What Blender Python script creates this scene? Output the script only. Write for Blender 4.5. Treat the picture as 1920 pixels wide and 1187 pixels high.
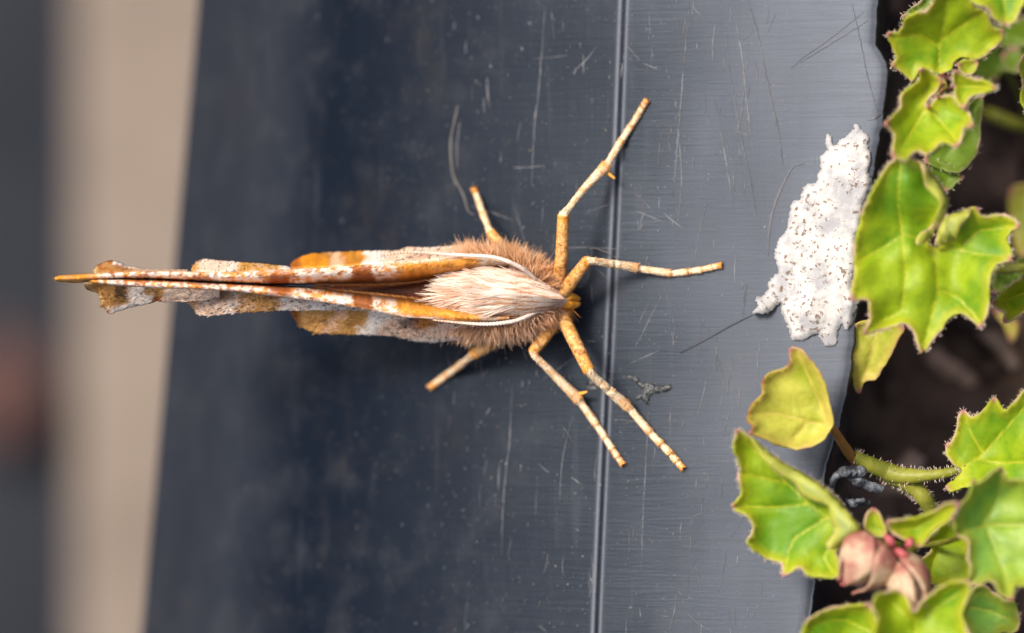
# Thorn moth resting on the rim of a black plastic planter.  1 Blender unit = 1 cm.
import bpy, math, random
import numpy as np
from mathutils import Vector
from mathutils.geometry import delaunay_2d_cdt

for o in list(bpy.data.objects):
    bpy.data.objects.remove(o, do_unlink=True)
scene = bpy.context.scene
scene.unit_settings.system = 'METRIC'
scene.unit_settings.scale_length = 0.01
COL = scene.collection
rng = np.random.default_rng(7)
random.seed(7)

# ------------------------------------------------------------------ camera
D = 20.0                       # camera height above the planter rim (cm)
S = 1 / 500.0                  # cm per photo pixel at rim height
cd = bpy.data.cameras.new('camera')
cam = bpy.data.objects.new('camera', cd)
COL.objects.link(cam)
cam.location = (0, 0, D)
cd.sensor_width = 36
cd.lens = 36 * D / (1920 * S)
cd.clip_start = 0.1
cd.clip_end = 6000
cd.dof.use_dof = True
cd.dof.focus_distance = D - 0.03
cd.dof.aperture_fstop = cd.lens * 1e-3 / 0.72
scene.camera = cam

# ------------------------------------------------------------------ sky and sun
SUN_EL = math.radians(56)
sun_dir = Vector((-0.80 * math.cos(SUN_EL), 0.60 * math.cos(SUN_EL), math.sin(SUN_EL)))
world = bpy.data.worlds.new('World')
scene.world = world
world.use_nodes = True
wn = world.node_tree.nodes
sky = wn.new('ShaderNodeTexSky')
sky.sky_type = 'NISHITA'
sky.sun_disc = False
sky.sun_elevation = SUN_EL
sky.sun_rotation = math.atan2(sun_dir.x, sun_dir.y)
sky.air_density = 0.55
sky.dust_density = 8.0
wn['Background'].inputs['Strength'].default_value = 0.12
world.node_tree.links.new(sky.outputs[0], wn['Background'].inputs['Color'])
sl = bpy.data.lights.new('sun', 'SUN')
sl.energy = 2.6
sl.angle = math.radians(13)
sl.color = (1.0, 0.92, 0.82)
sun = bpy.data.objects.new('sun', sl)
COL.objects.link(sun)
sun.location = sun_dir * 30
sun.rotation_euler = sun_dir.to_track_quat('Z', 'Y').to_euler()

scene.view_settings.view_transform = 'Standard'
scene.view_settings.look = 'None'
scene.view_settings.gamma = 1
scene.view_settings.use_curve_mapping = False
scene.view_settings.exposure = 0.48
scene.render.engine = 'CYCLES'

# ------------------------------------------------------------------ helpers
def W(px, py, z):
    """photo-scale position (px, py) at height z -> real place in cm"""
    px, py, z = np.broadcast_arrays(np.asarray(px, float), np.asarray(py, float), np.asarray(z, float))
    k = S * (D - z) / D
    return np.stack([(px - 960) * k, (593.5 - py) * k, z], -1)

def smooth(a, b, x):
    t = np.clip((np.asarray(x, float) - a) / (b - a), 0, 1)
    return t * t * (3 - 2 * t)

_tab = rng.random((256, 256))
def vnoise(x, y):
    x = np.asarray(x, float); y = np.asarray(y, float)
    xi = np.floor(x).astype(int); yi = np.floor(y).astype(int)
    fx = x - xi; fy = y - yi
    fx = fx * fx * (3 - 2 * fx); fy = fy * fy * (3 - 2 * fy)
    a = _tab[xi & 255, yi & 255]; b = _tab[(xi + 1) & 255, yi & 255]
    c = _tab[xi & 255, (yi + 1) & 255]; d = _tab[(xi + 1) & 255, (yi + 1) & 255]
    return (a * (1 - fx) + b * fx) * (1 - fy) + (c * (1 - fx) + d * fx) * fy

def fbm(x, y, n=3):
    s = 0; a = 1; t = 0
    for i in range(n):
        s = s + a * vnoise(x * 2 ** i + 17 * i, y * 2 ** i + 5 * i); t += a; a *= 0.5
    return s / t

def mesh_from(name, V, F, col=None, attrs=None, smooth_shade=True):
    """V (n,3); F list of index arrays, each (m,k)"""
    me = bpy.data.meshes.new(name)
    V = np.asarray(V, np.float32)
    Fs = [np.asarray(f, np.int32) for f in (F if isinstance(F, list) else [F]) if len(f)]
    me.vertices.add(len(V)); me.vertices.foreach_set('co', V.ravel())
    loops = np.concatenate([f.ravel() for f in Fs])
    tot = np.concatenate([np.full(len(f), f.shape[1], np.int32) for f in Fs])
    start = np.concatenate([[0], np.cumsum(tot)[:-1]]).astype(np.int32)
    me.loops.add(len(loops)); me.loops.foreach_set('vertex_index', loops)
    me.polygons.add(len(tot))
    me.polygons.foreach_set('loop_start', start); me.polygons.foreach_set('loop_total', tot)
    me.polygons.foreach_set('use_smooth', np.full(len(tot), smooth_shade))
    if col is not None:
        c = np.concatenate([np.asarray(col, np.float32), np.ones((len(V), 1), np.float32)], 1)
        at = me.color_attributes.new('Col', 'FLOAT_COLOR', 'POINT'); at.data.foreach_set('color', c.ravel())
    for k, a in (attrs or {}).items():
        at = me.attributes.new(k, 'FLOAT', 'POINT'); at.data.foreach_set('value', np.asarray(a, np.float32))
    me.update(calc_edges=True); me.validate()
    return me

def obj(name, me, mat, parent=None, label=None, cat=None, group=None, kind=None, solid=0):
    o = bpy.data.objects.new(name, me)
    COL.objects.link(o)
    if mat is not None and me is not None:
        me.materials.append(mat)
    if parent is not None:
        o.parent = parent
        o.matrix_parent_inverse = parent.matrix_world.inverted() if False else parent.matrix_basis.inverted()
    if label: o['label'] = label
    if cat: o['category'] = cat
    if group: o['group'] = group
    if kind: o['kind'] = kind
    if solid:
        m = o.modifiers.new('thickness', 'SOLIDIFY'); m.thickness = solid; m.offset = 0
    return o

def thing(name, label, cat, loc, group=None):
    o = bpy.data.objects.new(name, None); COL.objects.link(o)
    o.location = loc; o.empty_display_size = 0.2
    o['label'] = label; o['category'] = cat
    if group: o['group'] = group
    return o

def grid_faces(nr, nc, off=0, wrap=False):
    r = np.arange(nr - 1)[:, None]; c = np.arange(nc if wrap else nc - 1)[None, :]
    c2 = (c + 1) % nc
    f = np.stack([r * nc + c, r * nc + c2, (r + 1) * nc + c2, (r + 1) * nc + c], -1)
    return f.reshape(-1, 4) + off

def catmull(P, step):
    P = np.asarray(P, float); n = len(P); out = []
    for i in range(n - 1):
        p0 = P[max(i - 1, 0)]; p1 = P[i]; p2 = P[i + 1]; p3 = P[min(i + 2, n - 1)]
        m = max(2, int(np.linalg.norm((p2 - p1)) / step) + 1)
        t = np.linspace(0, 1, m, endpoint=False)[:, None]
        out.append(0.5 * ((2 * p1) + (-p0 + p2) * t + (2 * p0 - 5 * p1 + 4 * p2 - p3) * t ** 2 + (-p0 + 3 * p1 - 3 * p2 + p3) * t ** 3))
    out.append(P[-1:]); return np.concatenate(out)

def tube(P, R, sides=10, cap=True, sq=1.0):
    """P (n,3) centre line, R (n,) radii -> V, F lists"""
    P = np.asarray(P, float); R = np.asarray(R, float); n = len(P)
    T = np.gradient(P, axis=0); T /= np.linalg.norm(T, axis=1)[:, None] + 1e-12
    up = np.tile([0, 0, 1.0], (n, 1))
    flat = np.abs(T[:, 2]) > 0.97
    up[flat] = [0, 1, 0]
    A = np.cross(T, up); A /= np.linalg.norm(A, axis=1)[:, None] + 1e-12
    B = np.cross(A, T)
    th = np.linspace(0, 2 * math.pi, sides, endpoint=False)
    V = P[:, None] + R[:, None, None] * (np.cos(th)[None, :, None] * A[:, None] + sq * np.sin(th)[None, :, None] * B[:, None])
    V = V.reshape(-1, 3); F = [grid_faces(n, sides, wrap=True)]
    if cap:
        V = np.concatenate([V, P[:1], P[-1:]]); i0 = n * sides
        a = np.arange(sides); b = (a + 1) % sides
        F.append(np.concatenate([np.stack([b, a, np.full(sides, i0)], -1), np.stack([a + (n - 1) * sides, b + (n - 1) * sides, np.full(sides, i0 + 1)], -1)]))
    return V, F

def join(parts):
    """parts: list of (V, Flist, attrs...) -> V, F, concatenated extra arrays"""
    V = []; F = {}; off = 0; ex = [[] for _ in parts[0][2:]]
    for p in parts:
        V.append(p[0])
        for f in p[1]:
            F.setdefault(f.shape[1], []).append(f + off)
        for k, e in enumerate(p[2:]): ex[k].append(e)
        off += len(p[0])
    return (np.concatenate(V), [np.concatenate(f) for f in F.values()], *[np.concatenate(e) for e in ex])

def strands(P, Dr, Nr, L, Wd, C0, C1=None, bend=None, rows=4, shape='hair'):
    """thin tapered ribbons: roots P, direction Dr, facing Nr, length L, width Wd, colours root C0 / tip C1, bend added as t^2"""
    n = len(P); Dr = Dr / (np.linalg.norm(Dr, axis=1)[:, None] + 1e-9)
    side = np.cross(Dr, Nr); side /= np.linalg.norm(side, axis=1)[:, None] + 1e-9
    t = np.linspace(0, 1, rows)
    w = (np.array([1.0, 0.95, 0.7, 0.12]) if rows == 4 else np.array([0.55, 1.0, 0.45])) if shape else None
    if rows not in (3, 4): w = 1 - 0.9 * t
    if bend is None: bend = np.zeros((n, 3))
    L = np.broadcast_to(L, n); Wd = np.broadcast_to(Wd, n)
    ctr = P[:, None] + Dr[:, None] * (L[:, None, None] * t[None, :, None]) + bend[:, None] * (t ** 2)[None, :, None]
    off = side[:, None] * (Wd[:, None] * 0.5 * w[None, :])[..., None]
    V = np.stack([ctr - off, ctr + off], 2).reshape(-1, 3)
    C1 = C0 if C1 is None else C1
    C = C0[:, None] * (1 - t)[None, :, None] + C1[:, None] * t[None, :, None]
    C = np.repeat(C, 2, axis=1).reshape(-1, 3)
    base = (np.arange(n) * rows * 2)[:, None]; r = np.arange(rows - 1)[None, :] * 2
    F = np.stack([base + r, base + r + 1, base + r + 3, base + r + 2], -1).reshape(-1, 4)
    return V, [F], C

# ------------------------------------------------------------------ materials
class NT:
    def __init__(s, name):
        s.m = bpy.data.materials.new(name); s.m.use_nodes = True
        s.t = s.m.node_tree; s.b = s.t.nodes['Principled BSDF']; s.out = s.t.nodes['Material Output']
    def n(s, typ, **kw):
        nd = s.t.nodes.new(typ)
        for k, v in kw.items():
            if k in nd.inputs: nd.inputs[k].default_value = v
            else: setattr(nd, k, v)
        return nd
    def l(s, a, b): s.t.links.new(a, b)
    def val(s, node, key, v):
        if hasattr(v, 'is_linked') or hasattr(v, 'links'): s.l(v, node.inputs[key])
        else: node.inputs[key].default_value = v
    def math(s, op, a, b=None, clamp=False):
        nd = s.t.nodes.new('ShaderNodeMath'); nd.operation = op; nd.use_clamp = clamp
        s.val(nd, 0, a)
        if b is not None: s.val(nd, 1, b)
        return nd.outputs[0]
    def mix(s, f, a, b):
        nd = s.t.nodes.new('ShaderNodeMix'); nd.data_type = 'RGBA'
        s.val(nd, 0, f)
        for k, v in ((6, a), (7, b)):
            if isinstance(v, tuple): nd.inputs[k].default_value = (*v, 1)
            else: s.l(v, nd.inputs[k])
        return nd.outputs[2]
    def ramp(s, x, a, b):
        nd = s.t.nodes.new('ShaderNodeMapRange'); nd.interpolation_type = 'SMOOTHSTEP'
        s.val(nd, 0, x); nd.inputs[1].default_value = a; nd.inputs[2].default_value = b
        return nd.outputs[0]
    def coord(s, scale=(1, 1, 1), rot=(0, 0, 0)):
        tc = s.t.nodes.new('ShaderNodeTexCoord'); mp = s.t.nodes.new('ShaderNodeMapping')
        mp.inputs['Scale'].default_value = scale; mp.inputs['Rotation'].default_value = rot
        s.l(tc.outputs['Object'], mp.inputs[0]); return mp.outputs[0]
    def noise(s, vec, scale, detail=3, rough=0.5, dist=0):
        nd = s.n('ShaderNodeTexNoise', Scale=scale, Detail=detail, Roughness=rough, Distortion=dist)
        s.l(vec, nd.inputs['Vector']); return nd.outputs[0]
    def bump(s, h, strength, dist, prev=None):
        nd = s.n('ShaderNodeBump', Strength=strength, Distance=dist); s.l(h, nd.inputs['Height'])
        if prev is not None: s.l(prev, nd.inputs['Normal'])
        return nd.outputs[0]
    def attr(s, name, out=2):
        nd = s.n('ShaderNodeAttribute'); nd.attribute_name = name; return nd.outputs[out]

def mat_plastic():
    k = NT('black_plastic')
    wear_sheen = k.attr('wear_sheen')
    c1 = k.coord((1, 1, 1)); cv = k.coord((9, 0.6, 1), (0, 0, 0.045)); ch = k.coord((0.7, 14, 1))
    dust = k.noise(c1, 5, 6, 0.65)
    vs = k.noise(cv, 3.0, 5, 0.7)
    hs = k.noise(ch, 5.0, 4, 0.7, 0.6)
    fine = k.noise(c1, 130, 2, 0.5)
    base = k.mix(wear_sheen, (0.003, 0.006, 0.013), (0.135, 0.151, 0.182))  # abraded plastic plus painted sky sheen, both lighten the base colour
    vl = k.ramp(vs, 0.56, 0.72)
    base = k.mix(k.math('MULTIPLY', vl, 0.07), base, (0.16, 0.17, 0.19))
    dm = k.ramp(dust, 0.45, 0.75)
    base = k.mix(k.math('MULTIPLY', dm, 0.10), base, (0.12, 0.125, 0.13))
    big = k.noise(k.coord((1.6, 0.8, 1)), 2.4, 5, 0.7)
    base = k.mix(k.math('MULTIPLY', k.ramp(big, 0.5, 0.75), 0.07), base, (0.15, 0.11, 0.075))
    # dull specks of dirt dried on the plastic
    vo = k.n('ShaderNodeTexVoronoi', Scale=34.0); k.l(c1, vo.inputs['Vector'])
    sp = k.math('LESS_THAN', vo.outputs['Distance'], 0.13)
    sel = k.math('GREATER_THAN', k.noise(c1, 14, 2), 0.56)
    base = k.mix(k.math('MULTIPLY', k.math('MULTIPLY', sp, sel), 0.20), base, (0.26, 0.24, 0.2))
    # fine moulded striations
    hl = k.ramp(hs, 0.40, 0.62)
    base = k.mix(k.math('MULTIPLY', k.math('MULTIPLY', hl, wear_sheen), 0.30), base, (0.075, 0.080, 0.094))
    k.l(base, k.b.inputs['Base Color'])
    r = k.math('ADD', k.math('MULTIPLY', dust, 0.25), 0.24)
    r = k.math('ADD', r, k.math('MULTIPLY', wear_sheen, 0.12))
    k.l(r, k.b.inputs['Roughness'])
    k.b.inputs['Specular IOR Level'].default_value = 0.145
    k.b.inputs['Specular Tint'].default_value = (0.68, 0.84, 1.0, 1)
    b = k.bump(hs, 0.25, 0.006); b = k.bump(vs, 0.20, 0.006, b); b = k.bump(fine, 0.12, 0.003, b)
    k.l(b, k.b.inputs['Normal'])
    return k.m

def mat_simple(name, a, b=None, scale=20, rough=0.6, bump=0.0, bdist=0.01, detail=4, spec=0.4, transl=0.0, lo=0.35, hi=0.65):
    k = NT(name)
    c = k.coord(); nz = k.noise(c, scale, detail, 0.6)
    colr = k.mix(k.ramp(nz, lo, hi), a, b or tuple(x * 0.6 for x in a))
    k.l(colr, k.b.inputs['Base Color'])
    k.b.inputs['Roughness'].default_value = rough
    k.b.inputs['Specular IOR Level'].default_value = spec
    if bump: k.l(k.bump(nz, bump, bdist), k.b.inputs['Normal'])
    if transl: k.b.inputs['Subsurface Weight'].default_value = transl; k.b.inputs['Subsurface Radius'].default_value = (0.06, 0.05, 0.02)
    return k.m

def mat_vcol(name, rough=0.6, sheen=0.2, transl=0.0, bump=0, spec=0.3):
    k = NT(name)
    c = k.attr('Col', 0)
    k.l(c, k.b.inputs['Base Color'])
    k.b.inputs['Roughness'].default_value = rough
    k.b.inputs['Specular IOR Level'].default_value = spec
    if bump: k.l(k.bump(k.noise(k.coord(), 110, 3), bump, 0.006), k.b.inputs['Normal'])
    if transl:
        tr = k.n('ShaderNodeBsdfTranslucent'); k.l(c, tr.inputs['Color'])
        mx = k.n('ShaderNodeMixShader'); mx.inputs[0].default_value = transl
        k.l(k.b.outputs[0], mx.inputs[1]); k.l(tr.outputs[0], mx.inputs[2]); k.l(mx.outputs[0], k.out.inputs['Surface'])
    return k.m

def mat_leaf(name, g1, g2, yel, under, rim, gloss=0.42):
    k = NT(name)
    e = k.attr('edge'); v = k.attr('vein'); f = k.attr('flap'); tip = k.attr('tip')
    c = k.coord()
    n1 = k.noise(c, 3.2, 4, 0.6); n2 = k.noise(c, 26, 4, 0.6); n3 = k.noise(c, 60, 2)
    base = k.mix(k.ramp(n1, 0.36, 0.58), g1, g2)
    base = k.mix(k.math('MULTIPLY', k.ramp(n2, 0.42, 0.7), 0.30), base, tuple(x * 0.62 for x in g1))
    base = k.mix(k.math('MULTIPLY', k.math('SUBTRACT', 1.0, k.ramp(v, 0, 5)), 0.75), base, yel)
    base = k.mix(f, base, under)
    en = k.math('ADD', e, k.math('MULTIPLY', k.math('SUBTRACT', n2, 0.5), 9.0))
    base = k.mix(k.math('MULTIPLY', k.math('SUBTRACT', 1.0, k.ramp(en, 3, 22)), 0.65), base, yel)
    rim_v = k.mix(k.ramp(k.noise(c, 6, 2), 0.4, 0.6), rim, tuple(0.5 * x + 0.5 * y for x, y in zip(rim, (0.72, 0.50, 0.42))))
    base = k.mix(k.math('MULTIPLY', k.math('SUBTRACT', 1.0, k.ramp(en, -0.5, 3.2)), k.ramp(k.noise(c, 9, 2), 0.40, 0.62)), base, rim_v)
    base = k.mix(k.math('MULTIPLY', tip, 0.8), base, (0.50, 0.16, 0.20))
    k.l(base, k.b.inputs['Base Color'])
    k.l(k.math('ADD', k.math('MULTIPLY', n2, 0.25), gloss), k.b.inputs['Roughness'])
    k.b.inputs['Specular IOR Level'].default_value = 0.45
    b = k.bump(n3, 0.25, 0.006); b = k.bump(n2, 0.15, 0.012, b)
    k.l(b, k.b.inputs['Normal'])
    tr = k.n('ShaderNodeBsdfTranslucent'); k.l(base, tr.inputs['Color'])
    mx = k.n('ShaderNodeMixShader'); mx.inputs[0].default_value = 0.36
    k.l(k.b.outputs[0], mx.inputs[1]); k.l(tr.outputs[0], mx.inputs[2]); k.l(mx.outputs[0], k.out.inputs['Surface'])
    return k.m

def mat_dropping():
    k = NT('dried_dropping')
    c = k.coord()
    n1 = k.noise(c, 9, 5, 0.7); n2 = k.noise(c, 52, 4, 0.65); n3 = k.noise(c, 5, 3)
    base = k.mix(k.ramp(n1, 0.42, 0.62), (0.53, 0.515, 0.49), (0.33, 0.335, 0.35))
    th = k.math('ADD', n2, k.math('MULTIPLY', n3, 0.22))
    base = k.mix(k.math('MULTIPLY', k.ramp(th, 0.675, 0.745), 0.9), base, (0.13, 0.08, 0.045))
    thin = k.math('ADD', k.math('MULTIPLY', k.attr('edge'), 0.05), k.math('MULTIPLY', k.math('SUBTRACT', n1, 0.5), 1.2))
    base = k.mix(k.math('MULTIPLY', k.math('SUBTRACT', 1.0, k.ramp(thin, 0.0, 0.35)), 0.6), base, (0.27, 0.27, 0.28))
    k.l(base, k.b.inputs['Base Color']); k.b.inputs['Roughness'].default_value = 0.85
    b = k.bump(n2, 0.25, 0.004); b = k.bump(n1, 0.35, 0.010, b); k.l(b, k.b.inputs['Normal'])
    return k.m

M = {}
M['plastic'] = mat_plastic()
M['scratch_light'] = mat_simple('scratch_pale_plastic', (0.16, 0.17, 0.19), (0.07, 0.075, 0.085), 12, 0.5)
M['scratch_dark'] = mat_simple('scratch_dark_plastic', (0.045, 0.05, 0.062), (0.085, 0.09, 0.105), 12, 0.5)
M['paving'] = mat_simple('beige_paving', (0.215, 0.178, 0.148), (0.175, 0.143, 0.117), 1.2, 0.85, 0.4, 0.05)
M['ground'] = mat_simple('dark_ground', (0.008, 0.012, 0.020), (0.018, 0.022, 0.030), 0.7, 0.9, 0.6, 0.2)
M['soil'] = mat_simple('potting_soil', (0.028, 0.018, 0.013), (0.13, 0.085, 0.062), 3, 0.9, 0.6, 0.05)
M['bark'] = mat_simple('bark', (0.46, 0.32, 0.24), (0.24, 0.16, 0.12), 6, 0.85, 0.6, 0.03)
M['pale_straw'] = mat_simple('pale_straw', (0.34, 0.25, 0.19), (0.2, 0.14, 0.10), 5, 0.8, 0.4, 0.02)
M['scuff'] = mat_simple('scuffed_plastic', (0.018, 0.022, 0.026), (0.075, 0.082, 0.085), 40, 0.35, 0.5, 0.01)
M['twig'] = mat_simple('charred_twig', (0.012, 0.014, 0.02), (0.20, 0.22, 0.26), 22, 0.45, 0.8, 0.02)  # blue-grey second tone paints highlights into the black twig
M['redleaf'] = mat_simple('red_brown_leaf', (0.065, 0.024, 0.02), (0.04, 0.02, 0.018), 2, 0.7)
M['dropping'] = mat_dropping()
M['leaf'] = mat_leaf('leaf_green', (0.15, 0.335, 0.008), (0.36, 0.50, 0.010), (0.55, 0.55, 0.03), (0.42, 0.50, 0.17), (0.68, 0.47, 0.33))
M['leaf_yellow'] = mat_leaf('leaf_yellow', (0.34, 0.42, 0.014), (0.60, 0.60, 0.09), (0.66, 0.52, 0.12), (0.5, 0.42, 0.15), (0.36, 0.13, 0.03), 0.36)
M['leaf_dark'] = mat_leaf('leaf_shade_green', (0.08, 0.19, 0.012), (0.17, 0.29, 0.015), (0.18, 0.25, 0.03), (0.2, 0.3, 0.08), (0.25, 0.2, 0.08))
M['leaf_blue'] = mat_leaf('leaf_glaucous', (0.17, 0.37, 0.06), (0.34, 0.50, 0.05), (0.42, 0.44, 0.05), (0.28, 0.36, 0.12), (0.55, 0.34, 0.22), 0.34)
M['stem'] = mat_simple('green_stem', (0.25, 0.26, 0.03), (0.13, 0.145, 0.014), 7, 0.5, 0.3, 0.02, transl=0.15)
M['stem_brown'] = mat_simple('reddish_stem', (0.32, 0.15, 0.035), (0.20, 0.10, 0.03), 7, 0.5, 0.3, 0.02, transl=0.1)
M['hair_plant'] = mat_simple('plant_hair', (0.55, 0.52, 0.40), (0.6, 0.45, 0.40), 9, 0.5)
M['bud'] = mat_simple('bud_skin', (0.50, 0.36, 0.24), (0.33, 0.13, 0.10), 9, 0.6, 0.6, 0.03, transl=0.15, lo=0.40, hi=0.62)
M['bud_pink'] = mat_simple('pink_petal', (0.46, 0.10, 0.13), (0.36, 0.08, 0.08), 8, 0.5, 0.2, 0.02, transl=0.2)
M['moth'] = mat_vcol('moth_scales', 0.55, bump=0.5)
M['moth_hair'] = mat_vcol('moth_hair', 0.5, transl=0.25)
M['moth_flake'] = mat_vcol('moth_flakes', 0.5, transl=0.1)
M['eye'] = mat_simple('moth_eye', (0.03, 0.02, 0.012), (0.06, 0.04, 0.02), 60, 0.2)
M['palp'] = mat_simple('orange_palp', (0.78, 0.36, 0.035), (0.58, 0.22, 0.015), 22, 0.55, 0.4, 0.01)
M['fibre_pale'] = mat_simple('pale_fibre', (0.22, 0.20, 0.18), (0.14, 0.13, 0.12), 9, 0.5)
M['fibre_dark'] = mat_simple('dark_fibre', (0.02, 0.02, 0.03), (0.035, 0.035, 0.05), 9, 0.4)
M['dust'] = mat_vcol('dust_grain', 0.8)

# ------------------------------------------------------------------ ground and paving
def box_mesh(name, x0, x1, y0, y1, z0, z1, bev=0.15, nx=1):
    import bmesh
    bm = bmesh.new()
    bmesh.ops.create_cube(bm, size=1)
    for v in bm.verts:
        v.co = Vector((x0 if v.co.x < 0 else x1, y0 if v.co.y < 0 else y1, z0 if v.co.z < 0 else z1))
    bmesh.ops.bevel(bm, geom=bm.edges[:], offset=bev, segments=3, affect='EDGES', profile=0.5)
    me = bpy.data.meshes.new(name); bm.to_mesh(me); bm.free()
    return me

g = np.array([[-2500, -2500, -18], [2500, -2500, -18], [2500, 2500, -18], [-2500, 2500, -18]], float)
obj('ground', mesh_from('ground', g, np.array([[0, 1, 2, 3]])), M['ground'], kind='structure')
PZ = -13.0
obj('paving', box_mesh('paving', -2.72, 30, -60, 60, -17.996, PZ, 0.2), M['paving'], kind='structure')

# ------------------------------------------------------------------ planter
Y_R = [-2600, -600, -100, 0, 40, 85, 100, 118, 135, 150, 190, 240, 300, 330, 450, 600, 700, 800, 870, 950, 1050, 1187, 1500, 3800]
X_R = [1700, 1665, 1650, 1646, 1642, 1641, 1650, 1661, 1665, 1662, 1658, 1652, 1640, 1636, 1622, 1603, 1592, 1572, 1548, 1538, 1530, 1515, 1480, 1300]
def xR(y): return np.interp(y, Y_R, X_R)
def xG(y): return 1171 - 46 * (np.asarray(y, float) / 1187) - 6 * smooth(300, 1187, y)
def xL(y): return 372 - 107 * (np.asarray(y, float) / 1187)
PROF_X = np.array([0, 60, 180, 380, 580, 780, 930, 1320, 2320])      # px right of left edge
PROF_Z = np.array([-2.10, -1.45, -1.00, -0.67, -0.44, -0.257, -0.166, 0.0, 0.40])
def rim_z(px, py):
    """height of the planter's upper face"""
    d = np.asarray(px, float) - xL(py)
    z = np.interp(d, PROF_X, PROF_Z)
    return z
def rim_z_s(px, py):
    return sum(rim_z(np.asarray(px, float) + k, py) for k in (-60, -40, -20, 0, 20, 40, 60)) / 7 if True else 0

ys = np.unique(np.concatenate([np.linspace(-2600, -100, 40), np.arange(-100, 1300, 5), np.linspace(1300, 3800, 40)]))
U = [];
nu = 0
cols = []
prof_rows = []
for y in ys:
    L = float(xL(y)); Rr = float(xR(y)); G = float(xG(y))
    jag = (fbm(np.array([y / 14.0]), np.array([3.3]), 3)[0] - 0.5) * 7
    Rr += jag
    xs = np.concatenate([[L], L + np.array([2, 6, 14, 24, 36, 50, 66, 84, 104, 126, 150, 176, 204, 236, 270, 306, 344, 384, 426, 470, 520, 570, 620, 670, 710]),
                         G + np.array([-40, -18, -13, -10, -8, -6, -4, -2, 0, 1.5, 3, 4.5, 6, 8, 10, 13, 18, 40]),
                         np.linspace(G + 70, Rr - 24, 14), Rr + np.array([-14, -7, -3, 0])])
    z = rim_z_s(xs, y)
    dG = xs - G
    z = z + 0.004 * np.exp(-((dG + 8) / 4.0) ** 2) - 0.007 * np.exp(-((dG + 0.5) / 2.6) ** 2) + 0.003 * np.exp(-((dG - 6) / 3.0) ** 2)
    z = z - 0.02 * smooth(-12, 0, xs - Rr) + 0.02 * (fbm(xs / 300, np.full_like(xs, y / 300), 2) - 0.5) * smooth(0, 300, xs - L)
    w = 0.90 * smooth(1080, 1700, xs + (fbm(xs / 120, np.full_like(xs, y / 260), 3) - 0.5) * 190) + 0.08 * smooth(600, 1150, xs)  # right side: sky reflection painted in as paler colour, together with abrasion
    w = w + 1.0 * np.exp(-((dG + 8) / 3.5) ** 2) + 0.8 * np.exp(-((dG - 6) / 3.0) ** 2) - 0.15 * np.exp(-((dG) / 2.0) ** 2)  # seam: light caught by the ridges painted pale, groove painted darker
    w = np.clip(w + 0.13 * smooth(300, 150, xs - L + 40 * vnoise(xs / 60, np.full_like(xs, y / 120))), 0, 1)  # left shoulder: paler colour painted in for the paving's reflection
    pts = W(xs, y, z)
    # outer wall going down to the paving, tapering in; inner wall going down into the soil
    xo, yo, zo = pts[0]
    outer = np.array([[xo + 0.75, yo, PZ + 0.002], [xo + 0.40, yo, -7.0], [xo + 0.12, yo, -2.6], [xo + 0.02, yo, zo - 0.12]])
    lean = 13 + 11 * smooth(500, 850, y) + 10 * smooth(140, 60, y)
    inner = np.concatenate([W([Rr + 3, Rr + 6, Rr + lean * 0.75, Rr + lean, Rr + lean + 2], y, np.array([-0.045, -0.09, -0.5, -1.2, -1.9])), [[pts[-1, 0] + 0.15, yo, -4.5]], [[pts[-1, 0] + 0.1, yo, PZ + 0.002]]])
    row = np.concatenate([outer, pts, inner]); prof_rows.append(row)
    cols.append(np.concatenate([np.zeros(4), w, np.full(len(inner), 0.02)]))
PR = np.array(prof_rows); nr, nc = PR.shape[:2]
planter = thing('planter', 'black scratched plastic planter trough with a flat worn rim and a moulded seam line', 'planter', (0.2, 0, PZ))
V = PR.reshape(-1, 3); F = [grid_faces(nr, nc)]
F.append(np.array([[r * nc + nc - 1, r * nc, (r + 1) * nc, (r + 1) * nc + nc - 1] for r in range(nr - 1)]))
me = mesh_from('rim_wall', V, [np.concatenate(F)[:, ::1]], attrs={'wear_sheen': np.concatenate(cols)})
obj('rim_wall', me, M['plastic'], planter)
def zero_wear_sheen(me):
    me.attributes.new('wear_sheen', 'FLOAT', 'POINT'); return me
obj('far_wall', zero_wear_sheen(box_mesh('far_wall', 10.2, 11.0, -6.3, 6.3, PZ + 0.002, -0.1, 0.08)), M['plastic'], planter)
for s_ in (-1, 1):
    yc = s_ * 6.3
    obj('end_wall', zero_wear_sheen(box_mesh('end_wall', -0.9, 11.2, min(yc, yc + s_ * 0.6), max(yc, yc + s_ * 0.6), PZ + 0.002, -0.35, 0.08)), M['plastic'], planter)

# scratches cut into the rim
def ribbon_on_rim(pts, w, h=0.002, taper=True, jag=0.0):
    P = catmull(pts, 5); n = len(P)
    if jag: P = P + (rng.random(P.shape) - 0.5) * jag
    T = np.gradient(P, axis=0); T /= np.linalg.norm(T, axis=1)[:, None] + 1e-9
    Nn = np.stack([-T[:, 1], T[:, 0]], -1)
    tt = np.linspace(0, 1, n)
    ww = w * (np.sin(math.pi * np.clip(tt, 0.03, 0.97)) ** 0.5 if taper else np.ones(n)) * (0.6 + 0.8 * rng.random(n))
    rows = []
    for k, hh in ((-0.5, 0.0), (0, h), (0.5, 0.0)):
        q = P + Nn * (ww * k)[:, None]
        rows.append(W(q[:, 0], q[:, 1], rim_top(q[:, 0], q[:, 1]) + hh + 0.0012))
    V = np.stack(rows, 1).reshape(-1, 3)
    return V, [grid_faces(n, 3)]

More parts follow.
